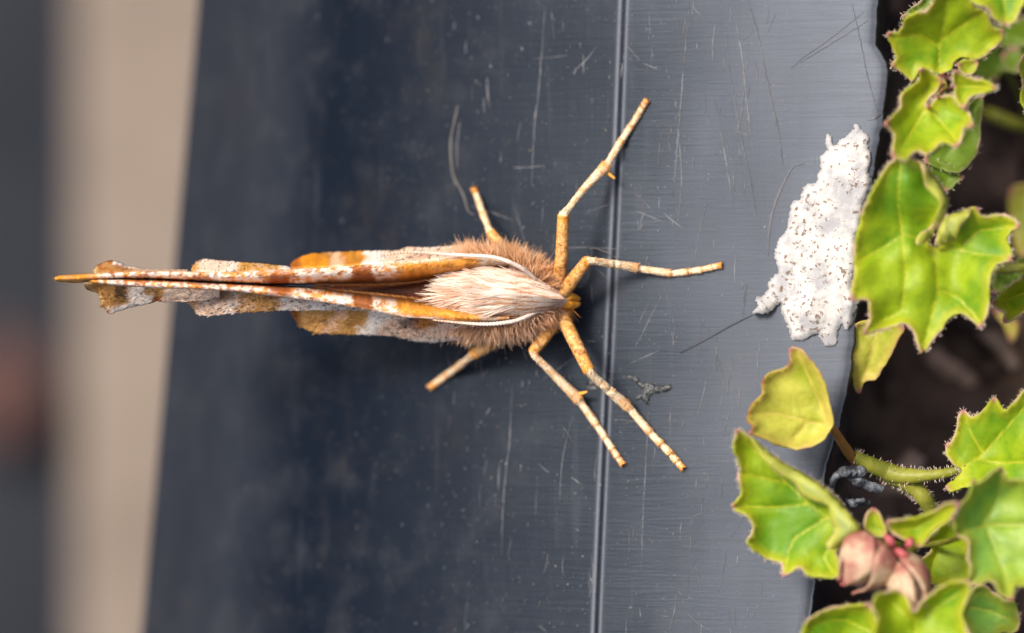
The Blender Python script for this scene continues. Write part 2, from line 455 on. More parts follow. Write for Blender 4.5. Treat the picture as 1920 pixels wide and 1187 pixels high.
# surface lookup on the built rim (bilinear over the rows)
def rim_top(px, py):
    px = np.atleast_1d(np.asarray(px, float)); py = np.atleast_1d(np.asarray(py, float))
    z = rim_z_s(px, py); dG = px - xG(py)
    z = z + 0.004 * np.exp(-((dG + 8) / 4.0) ** 2) - 0.007 * np.exp(-((dG + 0.5) / 2.6) ** 2) + 0.003 * np.exp(-((dG - 6) / 3.0) ** 2)
    z = z - 0.02 * smooth(-12, 0, px - xR(py)) + 0.02 * (fbm(px / 300, py / 300, 2) - 0.5) * smooth(0, 300, px - xL(py))
    return z

named = [([(1402, 0), (1420, 60), (1432, 120), (1446, 190), (1458, 240), (1468, 310)], 4.5, 'scratch_dark', 2),
         ([(1366, 120), (1380, 200), (1392, 270), (1408, 340), (1416, 400)], 3, 'scratch_dark', 1.5),
         ([(1597, 5), (1612, 70), (1626, 140), (1644, 205)], 2.6, 'scratch_dark', 1),
         ([(1620, 22), (1560, 70), (1510, 105), (1482, 130)], 2.2, 'scratch_dark', 1),
         ([(1628, 38), (1565, 78), (1500, 118)], 1.8, 'scratch_dark', 1),
         ([(1510, 307), (1488, 312), (1474, 335), (1460, 365), (1448, 400), (1442, 440), (1440, 480)], 6, 'scratch_dark', 1),
         ([(1653, 214), (1640, 222), (1625, 226)], 4, 'scratch_dark', 1),
         ([(1342, 190), (1352, 250), (1366, 330), (1374, 390)], 2.5, 'scratch_light', 1),
         ([(1380, 40), (1392, 110), (1400, 190), (1412, 280)], 3.5, 'scratch_light', 1.5),
         ([(1293, 0), (1285, 90), (1276, 200), (1266, 320), (1262, 370)], 2.2, 'scratch_light', 1.5),
         ([(1022, 10), (1010, 170), (1002, 240), (997, 350)], 2.0, 'scratch_light', 1.5),
         ([(960, 720), (955, 830), (945, 920), (940, 1040)], 1.8, 'scratch_light', 1.5),
         ([(1216, 760), (1212, 850), (1206, 960), (1202, 1070)], 1.8, 'scratch_light', 1.5),
         ([(1240, 560), (1222, 590), (1205, 625), (1190, 650)], 2.2, 'scratch_light', 1),
         ([(1222, 560), (1208, 585), (1196, 610)], 2.0, 'scratch_light', 1),
         ([(1245, 400), (1262, 415), (1285, 432)], 2.4, 'scratch_light', 1),
         ([(1055, 800), (1066, 815), (1075, 830)], 1.6, 'scratch_light', 1)]
for p, w_, m_, j_ in named:
    V, F = ribbon_on_rim(p, w_ * 0.8, 0.001, jag=j_)
    obj('scratch', mesh_from('scratch', V, F), M[m_], planter)
parts = []
for i in range(300):
    x = 830 + 670 * rng.beta(1.4, 1.6); y = rng.uniform(-60, 1250)
    if rng.random() < 0.35: x = rng.normal(1330, 60)
    if rng.random() < 0.7: a = math.pi / 2 + rng.normal(0.05, 0.10)
    else: a = rng.uniform(0, math.pi)
    L = rng.exponential(28) + 5
    if x > xR(y) - 25: continue
    c = rng.normal(0, 0.12)
    p = [(x + math.cos(a + c * t) * L * t, y + math.sin(a + c * t) * L * t) for t in (-0.5, 0, 0.5)]
    if max(q[0] for q in p) > float(xR(y)) - 15: continue
    parts.append(ribbon_on_rim(p, rng.uniform(0.7, 1.7), 0.001))
V, F = join(parts)
obj('fine_scratches', mesh_from('fine_scratches', V, F), M['scratch_light'], planter, kind='stuff')

# a scuffed, wrinkled patch in the rim beside the seam
def outlined(outline, step=4.0, inner=6.0, seed=1, ser=0.0):
    """traced outline -> fine 2D points, triangles, distance to the outline (photo px)"""
    P = np.asarray(outline, float); P = np.concatenate([P, P[:1]])
    ring = catmull(np.concatenate([P[-2:-1], P, P[1:2]]), step)
    # drop the helper spans
    d0 = np.argmin(((ring - P[0]) ** 2).sum(1)[: len(ring) // 3]); d1 = len(ring) // 2 + np.argmin(((ring[len(ring) // 2:] - P[0]) ** 2).sum(1))
    ring = ring[d0:d1]
    if ser:
        tg = np.roll(ring, -1, 0) - np.roll(ring, 1, 0); tg /= np.linalg.norm(tg, axis=1)[:, None] + 1e-9
        q_ = np.arange(len(ring)); am = (vnoise(q_ / 1.7, q_ * 0 + seed * 3.1) - 0.5) * 2 * ser + (vnoise(q_ / 6.0, q_ * 0 + seed * 5.7) - 0.5) * 2 * ser
        ring = ring + np.stack([tg[:, 1], -tg[:, 0]], -1) * (am * np.minimum(1, np.minimum(q_, len(ring) - 1 - q_) / 4))[:, None]
    r = np.random.default_rng(seed)
    x0, y0 = ring.min(0); x1, y1 = ring.max(0)
    gx, gy = np.meshgrid(np.arange(x0, x1, inner), np.arange(y0, y1, inner * 0.87))
    gx = gx + (np.arange(gx.shape[0]) % 2)[:, None] * inner * 0.5
    q = np.stack([gx.ravel(), gy.ravel()], -1) + (r.random((gx.size, 2)) - 0.5) * inner * 0.3
    a = ring; b = np.roll(ring, -1, 0)
    ins = np.zeros(len(q), bool)
    for (ax, ay), (bx, by) in zip(a, b):
        if ay == by: continue
        cr = ((ay > q[:, 1]) != (by > q[:, 1])) & (q[:, 0] < (bx - ax) * (q[:, 1] - ay) / (by - ay) + ax)
        ins ^= cr
    q = q[ins]
    dist = np.sqrt(((q[:, None] - ring[None]) ** 2).sum(-1)).min(1) if len(q) else np.zeros(0)
    q = q[dist > inner * 0.45]
    allp = np.concatenate([ring, q])
    n = len(ring)
    res = delaunay_2d_cdt([Vector(p) for p in allp], [], [list(range(n))], 1, 1e-4)
    vv = np.array([tuple(v) for v in res[0]]); ff = np.array([f for f in res[2] if len(f) == 3])
    dd = np.sqrt(((vv[:, None] - ring[None]) ** 2).sum(-1)).min(1)
    return vv, ff, dd, ring

def T(x0, y0, s, pts): return [(x0 + a / s, y0 + b / s) for a, b in pts]
r5b = (780, 580, 3.556)
scuff = T(*r5b, [(1380, 450), (1430, 438), (1480, 460), (1500, 490), (1540, 480), (1590, 490), (1620, 510), (1690, 495), (1705, 530), (1650, 560), (1590, 565), (1560, 590), (1555, 640), (1530, 630), (1500, 600), (1460, 615), (1470, 580), (1510, 560), (1490, 520), (1450, 480)])
vv, ff, dd, _ = outlined(scuff, 2, 3)
zz = rim_top(vv[:, 0], vv[:, 1]) + 0.001 + 0.014 * np.clip(dd / 5, 0, 1) * np.abs(np.sin(vv[:, 0] * 0.55 + vv[:, 1] * 0.9 + 4 * vnoise(vv[:, 0] / 9, vv[:, 1] / 9)))
obj('scuff_mark', mesh_from('scuff_mark', W(vv[:, 0], vv[:, 1], zz), [ff[:, ::-1]]), M['scuff'], planter)
scuff2 = [(1098, 722), (1106, 704), (1118, 700), (1128, 712), (1122, 730), (1108, 733)]
vv, ff, dd, _ = outlined(scuff2, 2, 3)
zz = rim_top(vv[:, 0], vv[:, 1]) + 0.001 + 0.012 * np.clip(dd / 5, 0, 1) * np.abs(np.sin(vv[:, 1] * 1.0))
obj('scuff_mark', mesh_from('scuff_mark', W(vv[:, 0], vv[:, 1], zz), [ff[:, ::-1]]), M['scuff'], planter)

# dust grains lying on the rim: too many to count
n = 2300
px = np.where(rng.random(n) < 0.6, rng.normal(1000, 200, n), rng.uniform(420, 1620, n)); py = rng.uniform(-80, 1260, n)
ok = (px < xR(py) - 15) & (px > 430); px = px[ok]; py = py[ok]; n = len(px)
z = rim_top(px, py)
r = np.clip(rng.lognormal(-0.35, 0.45, n), 0.35, 2.2) * S
c = W(px, py, z)
th = rng.uniform(0, 6.28, n); el = rng.uniform(1, 2.2, n)
base = np.array([[1, 0, -0.3], [-0.5, 0.87, -0.3], [-0.5, -0.87, -0.3], [0, 0, 0.8]])
V = np.zeros((n, 4, 3))
for k in range(4):
    bx = base[k, 0] * el; by = base[k, 1]
    V[:, k, 0] = c[:, 0] + r * (bx * np.cos(th) - by * np.sin(th)); V[:, k, 1] = c[:, 1] + r * (bx * np.sin(th) + by * np.cos(th)); V[:, k, 2] = c[:, 2] + r * 0.3 + r * base[k, 2]
i4 = np.arange(n)[:, None] * 4
F = np.concatenate([i4 + np.array([[0, 1, 3]]), i4 + np.array([[1, 2, 3]]), i4 + np.array([[2, 0, 3]]), i4 + np.array([[0, 2, 1]])])
pal = np.array([[0.40, 0.42, 0.43], [0.30, 0.24, 0.15], [0.16, 0.17, 0.18], [0.20, 0.13, 0.08]])
cc = np.repeat(pal[rng.choice(4, n, p=[0.25, 0.2, 0.4, 0.15])], 4, 0)
obj('dust', mesh_from('dust', V.reshape(-1, 3), [F], cc, smooth_shade=False), M['dust'], label='pale dust grains strewn over the black plastic rim', cat='dust', kind='stuff')

# fibres
def fibre(pts, rad, mat, label, hs=None):
    P = catmull(pts, 4); n = len(P)
    zz = rim_top(P[:, 0], P[:, 1]) + rad * S * 1.1 + (np.interp(np.linspace(0, 1, n), np.linspace(0, 1, len(hs)), hs) if hs else 0)
    V, F = tube(W(P[:, 0], P[:, 1], zz), np.full(n, rad * S) * np.interp(np.linspace(0, 1, n), [0, 0.1, 0.8, 1], [0.6, 1, 1, 0.4]), 6)
    return obj('fibre', mesh_from('fibre', V, F), M[mat], label=label, cat='fibre')
fibre([(858, 198), (852, 228), (845, 265), (846, 300), (850, 330), (862, 352), (871, 372), (878, 396), (890, 402)], 1.4, 'fibre_pale', 'thin pale curved fibre on the plastic beside the moth hind leg')
fibre([(1275, 662), (1310, 644), (1350, 622), (1385, 603), (1417, 588)], 1.1, 'fibre_dark', 'fine dark hair running from the white bird dropping')
fibre([(1106, 467), (1116, 466), (1135, 472), (1150, 480), (1164, 490)], 1.0, 'fibre_pale', 'tiny pale fibre beside the knee of the moth front leg', [0.01, 0.02, 0.03, 0.0])

# dried bird dropping
r6 = (1380, 220, 2.581)
drop = T(*r6, [(575, 32), (610, 60), (650, 100), (640, 150), (655, 200), (640, 260), (655, 310), (640, 360), (612, 420), (600, 500), (580, 580), (575, 680), (562, 760), (560, 830), (575, 880), (590, 895), (570, 960), (565, 1010), (530, 1030), (515, 1000), (500, 1030), (490, 1080), (455, 1110), (420, 1090), (395, 1050), (350, 1070), (320, 1085), (265, 1070), (250, 1020), (220, 960), (215, 905), (190, 925), (150, 950), (85, 945), (105, 915), (95, 885), (140, 850), (165, 790), (200, 745), (185, 660), (210, 590), (245, 550), (255, 480), (275, 410), (310, 395), (335, 335), (385, 315), (405, 250), (410, 190), (440, 160), (435, 90), (460, 85), (475, 130), (500, 115), (550, 70)])
vv, ff, dd, ring = outlined(drop, 2.2, 4.2, 3, 2.2)
jit = (rng.random(vv.shape) - 0.5) * 2.0 * (dd < 1)[:, None]
vv = vv + jit
hh = 0.004 + 0.014 * np.clip(dd / 9, 0, 1) * (0.4 + 0.9 * fbm(vv[:, 0] / 16, vv[:, 1] / 16, 4)) + 0.03 * np.exp(-(((vv[:, 0] - 1520) / 30) ** 2 + ((vv[:, 1] - 575) / 40) ** 2))
hh += 0.05 * smooth(1470, 1420, vv[:, 0]) * smooth(540, 575, vv[:, 1])
zt = rim_top(vv[:, 0], vv[:, 1])
top = W(vv[:, 0], vv[:, 1], zt + hh); n = len(vv)
bot = W(vv[:, 0], vv[:, 1], zt + np.where(hh > 0.05, hh - 0.03, 0.001))
e = {}
for f in ff:
    for a, b in ((f[0], f[1]), (f[1], f[2]), (f[2], f[0])):
        e[(a, b)] = e.get((a, b), 0) + 1
bd = np.array([(a, b) for (a, b) in e if (b, a) not in e])
area = sum((vv[f[1], 0] - vv[f[0], 0]) * (vv[f[2], 1] - vv[f[0], 1]) - (vv[f[2], 0] - vv[f[0], 0]) * (vv[f[1], 1] - vv[f[0], 1]) for f in ff[:20])
flip = ff[:, ::-1] if area > 0 else ff
Fq = np.stack([bd[:, 0], bd[:, 1], bd[:, 1] + n, bd[:, 0] + n], -1)
obj('bird_dropping', mesh_from('bird_dropping', np.concatenate([top, bot]), [np.concatenate([flip, flip[:, ::-1] + n]), Fq if area > 0 else Fq[:, ::-1]], attrs={'edge': np.concatenate([dd, dd])}), M['dropping'],
    label='dried white speckled bird dropping on the grey rim edge', cat='bird dropping')

# ------------------------------------------------------------------ soil
gx, gy = np.meshgrid(np.linspace(1.0, 10.2, 120), np.linspace(-6.29, 6.29, 160))
gz = -1.75 + 0.9 * (fbm(gx * 1.3 + 40, gy * 1.3 + 40, 4) - 0.5) * 1.6 + 0.25 * smooth(2.2, 1.4, gx)
V = np.stack([gx, gy, gz], -1).reshape(-1, 3)
obj('soil', mesh_from('soil', V, [grid_faces(160, 120)]), M['soil'], kind='structure')
def soil_z(x, y): return -1.75 + 0.9 * (fbm(np.atleast_1d(x) * 1.3 + 40., np.atleast_1d(y) * 1.3 + 40., 4) - 0.5) * 1.6 + 0.25 * smooth(2.2, 1.4, np.atleast_1d(x))
# soil crumbs
import bmesh
bm = bmesh.new(); bmesh.ops.create_icosphere(bm, subdivisions=1, radius=1); ico_v = np.array([v.co[:] for v in bm.verts]); ico_f = np.array([[v.index for v in f.verts] for f in bm.faces]); bm.free()
parts = []
for i in range(900):
    x = rng.uniform(1.3, 5.5); y = rng.uniform(-3.2, 3.2); r = rng.lognormal(-2.7, 0.55)
    v = ico_v * (1 + 0.5 * (rng.random((len(ico_v), 1)) - 0.5)) * r * np.array([1, rng.uniform(0.6, 1.3), 0.8])
    a = rng.uniform(0, 6.28); v = v @ np.array([[math.cos(a), math.sin(a), 0], [-math.sin(a), math.cos(a), 0], [0, 0, 1]])
    parts.append((v + [x, y, float(soil_z(x, y)[0]) + r * 0.3], [ico_f]))
V, F = join(parts)
obj('soil_crumbs', mesh_from('soil_crumbs', V, F, smooth_shade=False), M['soil'], label='dark crumbly potting soil below the leaves', cat='soil', kind='stuff')

def chip(name, p0, p1, z, wpx, mat, label, cat, lift=0.0, group=None):
    """irregular splinter: flattened bent tube from p0 to p1 (photo px)"""
    P = catmull([p0, ((p0[0] + p1[0]) / 2 + rng.uniform(-8, 8), (p0[1] + p1[1]) / 2 + rng.uniform(-8, 8)), p1], 8); n = len(P)
    t = np.linspace(0, 1, n)
    zz = z + lift * np.sin(t * math.pi)
    R = wpx * S * (0.35 + 0.65 * np.sin(math.pi * np.clip(t, 0.08, 0.92)) ** 0.6) * (0.85 + 0.3 * rng.random(n))
    V, F = tube(W(P[:, 0], P[:, 1], zz), R, 9, sq=0.5)
    return obj(name, mesh_from(name, V, F), M[mat], label=label, cat=cat, group=group)
def szp(px, py):
    z = -1.7
    for _ in range(4):
        q = W(px, py, z); z = float(soil_z(q[0], q[1])[0])
    return z
for p0, p1, w_, m_, lab in [((1640, 940), (1720, 850), 30, 'bark', 'brown bark chip on the soil above the hairy green stem'),
                            ((1800, 300), (1880, 420), 22, 'pale_straw', 'pale brown dead stalk on the soil behind the big leaf notch'),
                            ((1740, 660), (1830, 720), 26, 'bark', 'dull brown bark chip under the big lobed leaf'),
                            ((1830, 600), (1905, 690), 20, 'pale_straw', 'greyish straw piece on soil right of the big leaf'),
                            ((1650, 930), (1720, 985), 12, 'pale_straw', 'tan dead stalk lying below the dark twig')]:
    zz = (szp(*p0) + szp(*p1)) / 2 + w_ * S * 0.4
    chip('soil_debris', p0, p1, zz, w_, m_, lab, 'debris')

# charred twig bits at the rim corner
def twig(pts, rad, label, zs):
    P = catmull(pts, 3); n = len(P); t = np.linspace(0, 1, n)
    zz = np.interp(t, np.linspace(0, 1, len(zs)), zs)
    R = np.interp(t, np.linspace(0, 1, len(rad)), rad) * S * (0.8 + 0.4 * vnoise(t * 14, t * 0 + len(pts)))
    V, F = tube(W(P[:, 0], P[:, 1], zz), R, 9); V = V + (rng.random(V.shape) - 0.5) * 0.006
    return obj('twig', mesh_from('twig', V, F), M[mat_t], label=label, cat='twig')
mat_t = 'twig'
twig([(1560, 922), (1561, 905), (1570, 890), (1590, 884), (1608, 884), (1621, 885)], [5, 6, 8, 10, 10, 9], 'bent black twig hooked over the planter corner', [-0.06, 0.04, 0.10, 0.10, 0.08, 0.07])
twig([(1592, 892), (1610, 902), (1630, 912), (1654, 918)], [8, 11, 11, 9], 'straight black twig end lying against the green stem', [0.06, 0.06, 0.05, 0.04])
twig([(1588, 938), (1602, 944), (1612, 940), (1628, 942)], [5, 8, 8, 6], 'short charred twig stub beside the curled leaf', [-0.05, 0.0, 0.0, -0.05])

# reddish fallen leaf far below, on the paving edge
vv, ff, dd, _ = outlined([(-60, 660), (0, 620), (70, 650), (95, 720), (70, 780), (30, 820), (-40, 830), (-110, 790), (-120, 710)], 12, 22)
zz = -17.8 + 0.5 * fbm(vv[:, 0] / 60, vv[:, 1] / 60, 2) + 0.3 * smooth(-60, 150, vv[:, 0])
obj('fallen_leaf', mesh_from('fallen_leaf', W(vv[:, 0], vv[:, 1], zz), [ff]), M['redleaf'], label='reddish brown fallen leaf blurred on dark ground beside the beige paving', cat='fallen leaf', solid=0.03)

# ------------------------------------------------------------------ leaves
def seg_dist(P, poly):
    d = np.full(len(P), 1e9)
    for a, b in zip(poly[:-1], poly[1:]):
        a = np.array(a, float); b = np.array(b, float); ab = b - a
        t = np.clip(((P - a) @ ab) / (ab @ ab + 1e-9), 0, 1)
        d = np.minimum(d, np.sqrt(((P - a - t[:, None] * ab) ** 2).sum(1)))
    return d

leaf_count = [0]
def leaf(parent, outline, z0, tilt=(0, 0), bowl=0.0, wave=0.06, curl=0.05, veins=(), mat='leaf', flaps=(), hairs=0, step=4.0, inner=7.0, label=None, curl_w=9.0):
    """tilt: rise in cm per 100 px to the right / downwards"""
    leaf_count[0] += 1; seed = leaf_count[0]
    vv, ff, dd, ring = outlined(outline, step, inner, seed, 1.5)
    c = ring.mean(0); ext = np.abs(ring - c).max()
    def height(q, d):
        h = z0 + tilt[0] * (q[:, 0] - c[0]) / 100 + tilt[1] * (q[:, 1] - c[1]) / 100
        h = h + bowl * (((q - c) / ext) ** 2).sum(1)
        h = h + wave * (fbm(q[:, 0] / 85 + seed * 9, q[:, 1] / 85 + seed * 3, 2) - 0.5) * 2
        h = h + 0.6 * curl * np.exp(-d / curl_w) * (0.35 + 1.3 * vnoise(q[:, 0] / 40 + seed, q[:, 1] / 40))
        return h
    vd = np.full(len(vv), 99.0)
    for v in veins: vd = np.minimum(vd, seg_dist(vv, v))
    h = height(vv, dd) - 0.010 * np.exp(-(vd / 5.0) ** 2) + 0.014 * np.clip(vd / 40, 0, 1) * (1 if veins else 0)
    # tooth tips: sharp convex corners of the outline
    o = np.asarray(outline, float); a = np.roll(o, 1, 0) - o; b = np.roll(o, -1, 0) - o
    ang = np.degrees(np.arccos(np.clip((a * b).sum(1) / (np.linalg.norm(a, axis=1) * np.linalg.norm(b, axis=1) + 1e-9), -1, 1)))
    ar = np.sum(o[:, 0] * np.roll(o[:, 1], -1) - np.roll(o[:, 0], -1) * o[:, 1])
    cr = (a[:, 0] * b[:, 1] - a[:, 1] * b[:, 0]) * np.sign(ar)
    tips = o[(ang < 118) & (cr < 0)]
    tipv = np.zeros(len(vv))
    for t in tips: tipv = np.maximum(tipv, np.clip(1.25 - np.linalg.norm(vv - t, axis=1) / 9, 0, 1))
    V = W(vv[:, 0], vv[:, 1], h)
    area = ((vv[ff[:, 1], 0] - vv[ff[:, 0], 0]) * (vv[ff[:, 2], 1] - vv[ff[:, 0], 1]) - (vv[ff[:, 2], 0] - vv[ff[:, 0], 0]) * (vv[ff[:, 1], 1] - vv[ff[:, 0], 1])).sum()
    if area > 0: ff = ff[:, ::-1]
    parts = [(V, [ff], dd, vd, np.zeros(len(vv)), tipv)]
    for fl, lift in flaps:
        fv, f2, fd, fr = outlined(fl, step, inner, seed + 50)
        # distance to the leaf's own outline: the folded edge springs from there and arches inward
        dr = np.sqrt(((fv[:, None] - ring[None]) ** 2).sum(-1)).min(1)
        hh = height(fv, dr) + lift * np.sqrt(np.clip(dr / 14.0, 0, 1)) * (1.0 - 0.35 * np.clip(dr / 60, 0, 1)) + 0.004
        a2 = ((fv[f2[:, 1], 0] - fv[f2[:, 0], 0]) * (fv[f2[:, 2], 1] - fv[f2[:, 0], 1]) - (fv[f2[:, 2], 0] - fv[f2[:, 0], 0]) * (fv[f2[:, 1], 1] - fv[f2[:, 0], 1])).sum()
        if a2 > 0: f2 = f2[:, ::-1]
        parts.append((W(fv[:, 0], fv[:, 1], hh), [f2], fd, np.full(len(fv), 99.0), np.ones(len(fv)), np.zeros(len(fv))))
    V, F, dd2, vd2, fl2, tp2 = join(parts)
    o_ = obj('leaf', mesh_from('leaf', V, F, attrs={'edge': dd2, 'vein': vd2, 'flap': fl2, 'tip': tp2}), M[mat], parent, solid=0.006)
    if label: o_['label'] = label
    if hairs:
        r = np.random.default_rng(seed)
        i = r.integers(0, len(ring), hairs); p = ring[i]
        tn = np.roll(ring, -1, 0)[i] - np.roll(ring, 1, 0)[i]; nn = np.stack([tn[:, 1], -tn[:, 0]], -1) * np.sign(ar)
        nn = nn / (np.linalg.norm(nn, axis=1)[:, None] + 1e-9)
        hz = height(p, np.zeros(len(p)))
        P3 = W(p[:, 0], p[:, 1], hz)
        dr = np.stack([nn[:, 0] + r.normal(0, .35, hairs), -nn[:, 1] + r.normal(0, .35, hairs), r.uniform(-0.1, 0.7, hairs)], -1)
        V, F, C = strands(P3, dr, np.tile([0., 0., 1.], (hairs, 1)), r.uniform(3, 8, hairs) * S, 0.9 * S, np.ones((hairs, 3)), rows=3)
        obj('edge_hairs', mesh_from('edge_hairs', V, F), M['hair_plant'], o_, kind='stuff')
    return o_

def stem(parent, pts, zs, rad, mat='stem', hairs=0, name='stem'):
    P = catmull(pts, 5); n = len(P); t = np.linspace(0, 1, n)
    zz = np.interp(t, np.linspace(0, 1, len(zs)), zs); R = np.interp(t, np.linspace(0, 1, len(rad)), rad) * S
    C3 = W(P[:, 0], P[:, 1], zz)
    V, F = tube(C3, R * (0.94 + 0.12 * vnoise(t * 20, t + 3)), 12)
    o_ = obj(name, mesh_from(name, V, F), M[mat], parent)
    if hairs:
        i = rng.integers(0, n, hairs); th = rng.uniform(0, 2 * math.pi, hairs)
        Tn = np.gradient(C3, axis=0)[i]; Tn /= np.linalg.norm(Tn, axis=1)[:, None]
        A = np.cross(Tn, [0, 0, 1.0]); A /= np.linalg.norm(A, axis=1)[:, None] + 1e-9; B = np.cross(A, Tn)
        dr = np.cos(th)[:, None] * A + np.sin(th)[:, None] * B
        P3 = C3[i] + dr * R[i][:, None] * 0.95
        V, F, C = strands(P3, dr + rng.normal(0, .2, (hairs, 3)), np.cross(dr, Tn) + 1e-3, rng.uniform(4, 9, hairs) * S, 0.9 * S, np.ones((hairs, 3)), rows=3)
        obj('stem_hairs', mesh_from('stem_hairs', V, F), M['hair_plant'], o_, kind='stuff')
    return o_

def base_at(px, py):
    z = szp(px, py); q = W(px, py, z); return (float(q[0]), float(q[1]), z)

# --- upper plant
r1 = (1620, 0, 3.71); r2 = (1580, 280, 2.967); r3 = (1360, 640, 2.582); r4 = (1560, 720, 4.947); r5 = (1500, 900, 4.136)
up = thing('trailing_plant', 'rosette of toothed green leaves with pink tips along the upper planter edge', 'plant', base_at(1775, 200))
leaf(up, T(*r1, [(500, -60), (480, 20), (430, 75), (340, 95), (285, 135), (260, 190), (235, 225), (165, 235), (180, 300), (215, 370), (220, 410), (185, 455), (250, 500), (305, 535), (330, 580), (370, 520), (395, 490), (430, 490), (520, 510), (600, 485), (640, 420), (700, 400), (790, 415), (860, 370), (940, 300), (975, 215), (920, 200), (880, 170), (860, 90), (820, 60), (760, 45), (740, -60)]),
     0.26, (0.0, -0.12), 0.05, 0.05, 0.05, [T(*r1, [(520, 500), (530, 300), (570, 100), (580, -50)]), T(*r1, [(530, 330), (400, 240), (200, 240)]), T(*r1, [(535, 280), (700, 160), (860, 60)])], hairs=150)
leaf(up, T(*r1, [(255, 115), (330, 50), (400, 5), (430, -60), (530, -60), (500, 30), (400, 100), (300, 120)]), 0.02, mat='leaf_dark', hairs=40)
leaf(up, T(*r1, [(395, 480), (430, 485), (480, 520), (540, 550), (530, 600), (500, 650), (450, 690), (430, 740), (470, 730), (490, 690), (560, 670), (620, 670), (660, 720), (710, 760), (740, 810), (750, 875), (690, 890), (680, 960), (645, 1022), (590, 1000), (540, 990), (500, 1040), (440, 1078), (390, 1050), (340, 1075), (300, 1110), (200, 1090), (200, 1000), (210, 930), (150, 862), (200, 810), (250, 750), (250, 670), (310, 620), (380, 570)]),
     0.34, (-0.05, 0.06), 0.08, 0.05, 0.07, [T(*r1, [(440, 740), (370, 850), (250, 1050)]), T(*r1, [(440, 740), (540, 860), (650, 980)]), T(*r1, [(430, 720), (420, 600), (410, 510)])], hairs=170, inner=6)
leaf(up, T(*r1, [(640, 490), (700, 530), (780, 545), (850, 560), (922, 605), (860, 635), (780, 660), (735, 690), (700, 748), (650, 720), (630, 660), (625, 600), (620, 540)]), 0.36, (0.05, 0), 0.05, 0.03, 0.06, [T(*r1, [(625, 600), (750, 600), (900, 605)])], hairs=110, inner=5)
leaf(up, T(*r1, [(650, 450), (700, 418), (790, 428), (780, 490), (740, 518), (690, 512)]), 0.24, inner=5, curl=0.04)
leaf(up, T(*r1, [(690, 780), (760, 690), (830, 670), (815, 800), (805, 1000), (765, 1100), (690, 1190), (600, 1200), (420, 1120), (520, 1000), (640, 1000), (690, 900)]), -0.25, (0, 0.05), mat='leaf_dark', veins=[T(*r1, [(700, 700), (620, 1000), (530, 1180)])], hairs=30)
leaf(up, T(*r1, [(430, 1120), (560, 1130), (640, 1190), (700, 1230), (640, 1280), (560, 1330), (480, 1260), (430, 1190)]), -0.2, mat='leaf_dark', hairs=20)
for i, (a, b) in enumerate([(545, 525), (580, 545), (555, 590), (605, 610), (545, 635), (520, 680), (630, 680), (450, 750)]):
    q = T(*r1, [(a, b)])[0]; m = 6
    stem(up, [(q[0] - 4, q[1] + 3), q, (q[0] + 3 - i % 3 * 2, q[1] - 5)], [0.26, 0.36, 0.42], [1.5, 3.4, 1.2], 'bud_pink', name='young_bud')
stem(up, T(*r1, [(565, 600), (575, 640), (600, 700), (640, 800)]), [0.24, 0.1, -0.6, -2.4], [6, 8, 9, 10], hairs=40)
stem(up, T(*r1, [(520, 505), (545, 550), (565, 600)]), [0.2, 0.16, 0.2], [4, 5, 6])
stem(up, T(*r1, [(440, 740), (500, 680), (565, 610)]), [0.30, 0.24, 0.18], [4, 4, 5])
# --- plant with the large lobed leaf
bigp = thing('trailing_plant', 'large lobed yellow-green leaf with pinkish curled edges overhanging the bird dropping', 'plant', base_at(1760, 480))
sin_ = (480, 520)
leaf(bigp, T(*r2, [(300, 48), (370, 45), (440, 68), (490, 130), (540, 200), (577, 270), (580, 315), (560, 370), (520, 430), (490, 480), (480, 530), (530, 538), (560, 510), (610, 490), (590, 420), (600, 365), (650, 355), (700, 325), (757, 325), (775, 367), (850, 365), (920, 370), (988, 427), (940, 450), (915, 500), (935, 560), (935, 612), (880, 630), (840, 660), (820, 740), (822, 830), (810, 900), (770, 988), (730, 960), (680, 920), (630, 915), (580, 955), (530, 1035), (443, 1133), (415, 1080), (380, 1000), (345, 968), (250, 998), (170, 1015), (112, 1022), (150, 965), (145, 880), (130, 838), (48, 832), (60, 700), (65, 560), (90, 420), (130, 300), (190, 180), (250, 90)]),
     0.34, (-0.02, -0.01), 0.04, 0.085, 0.04,
     [T(*r2, [sin_, (520, 640), (525, 800), (490, 950), (448, 1110)]), T(*r2, [(470, 520), (330, 470), (350, 700), (330, 900), (140, 1000)]), T(*r2, [sin_, (640, 560), (770, 590), (930, 600)]), T(*r2, [(525, 780), (650, 830), (770, 970)]), T(*r2, [(330, 480), (200, 560), (70, 640)]), T(*r2, [(330, 470), (310, 280), (320, 80)]), T(*r2, [(640, 560), (760, 450), (970, 430)])],
     flaps=[(T(*r2, [(440, 75), (490, 130), (540, 200), (577, 270), (583, 315), (560, 375), (522, 440), (480, 500), (430, 532), (405, 515), (430, 465), (490, 435), (528, 350), (540, 300), (500, 250), (460, 205), (448, 130)]), 0.10),
            (T(*r2, [(612, 492), (565, 520), (530, 545), (512, 525), (560, 380), (600, 362), (650, 352), (700, 330), (705, 365), (650, 440), (628, 495)]), 0.08)], hairs=330, inner=7.5)
stem(bigp, T(*r2, [(470, 530), (500, 470), (540, 420), (560, 400)]), [0.2, 0.0, -0.8, -2.4], [5, 6, 7, 8])
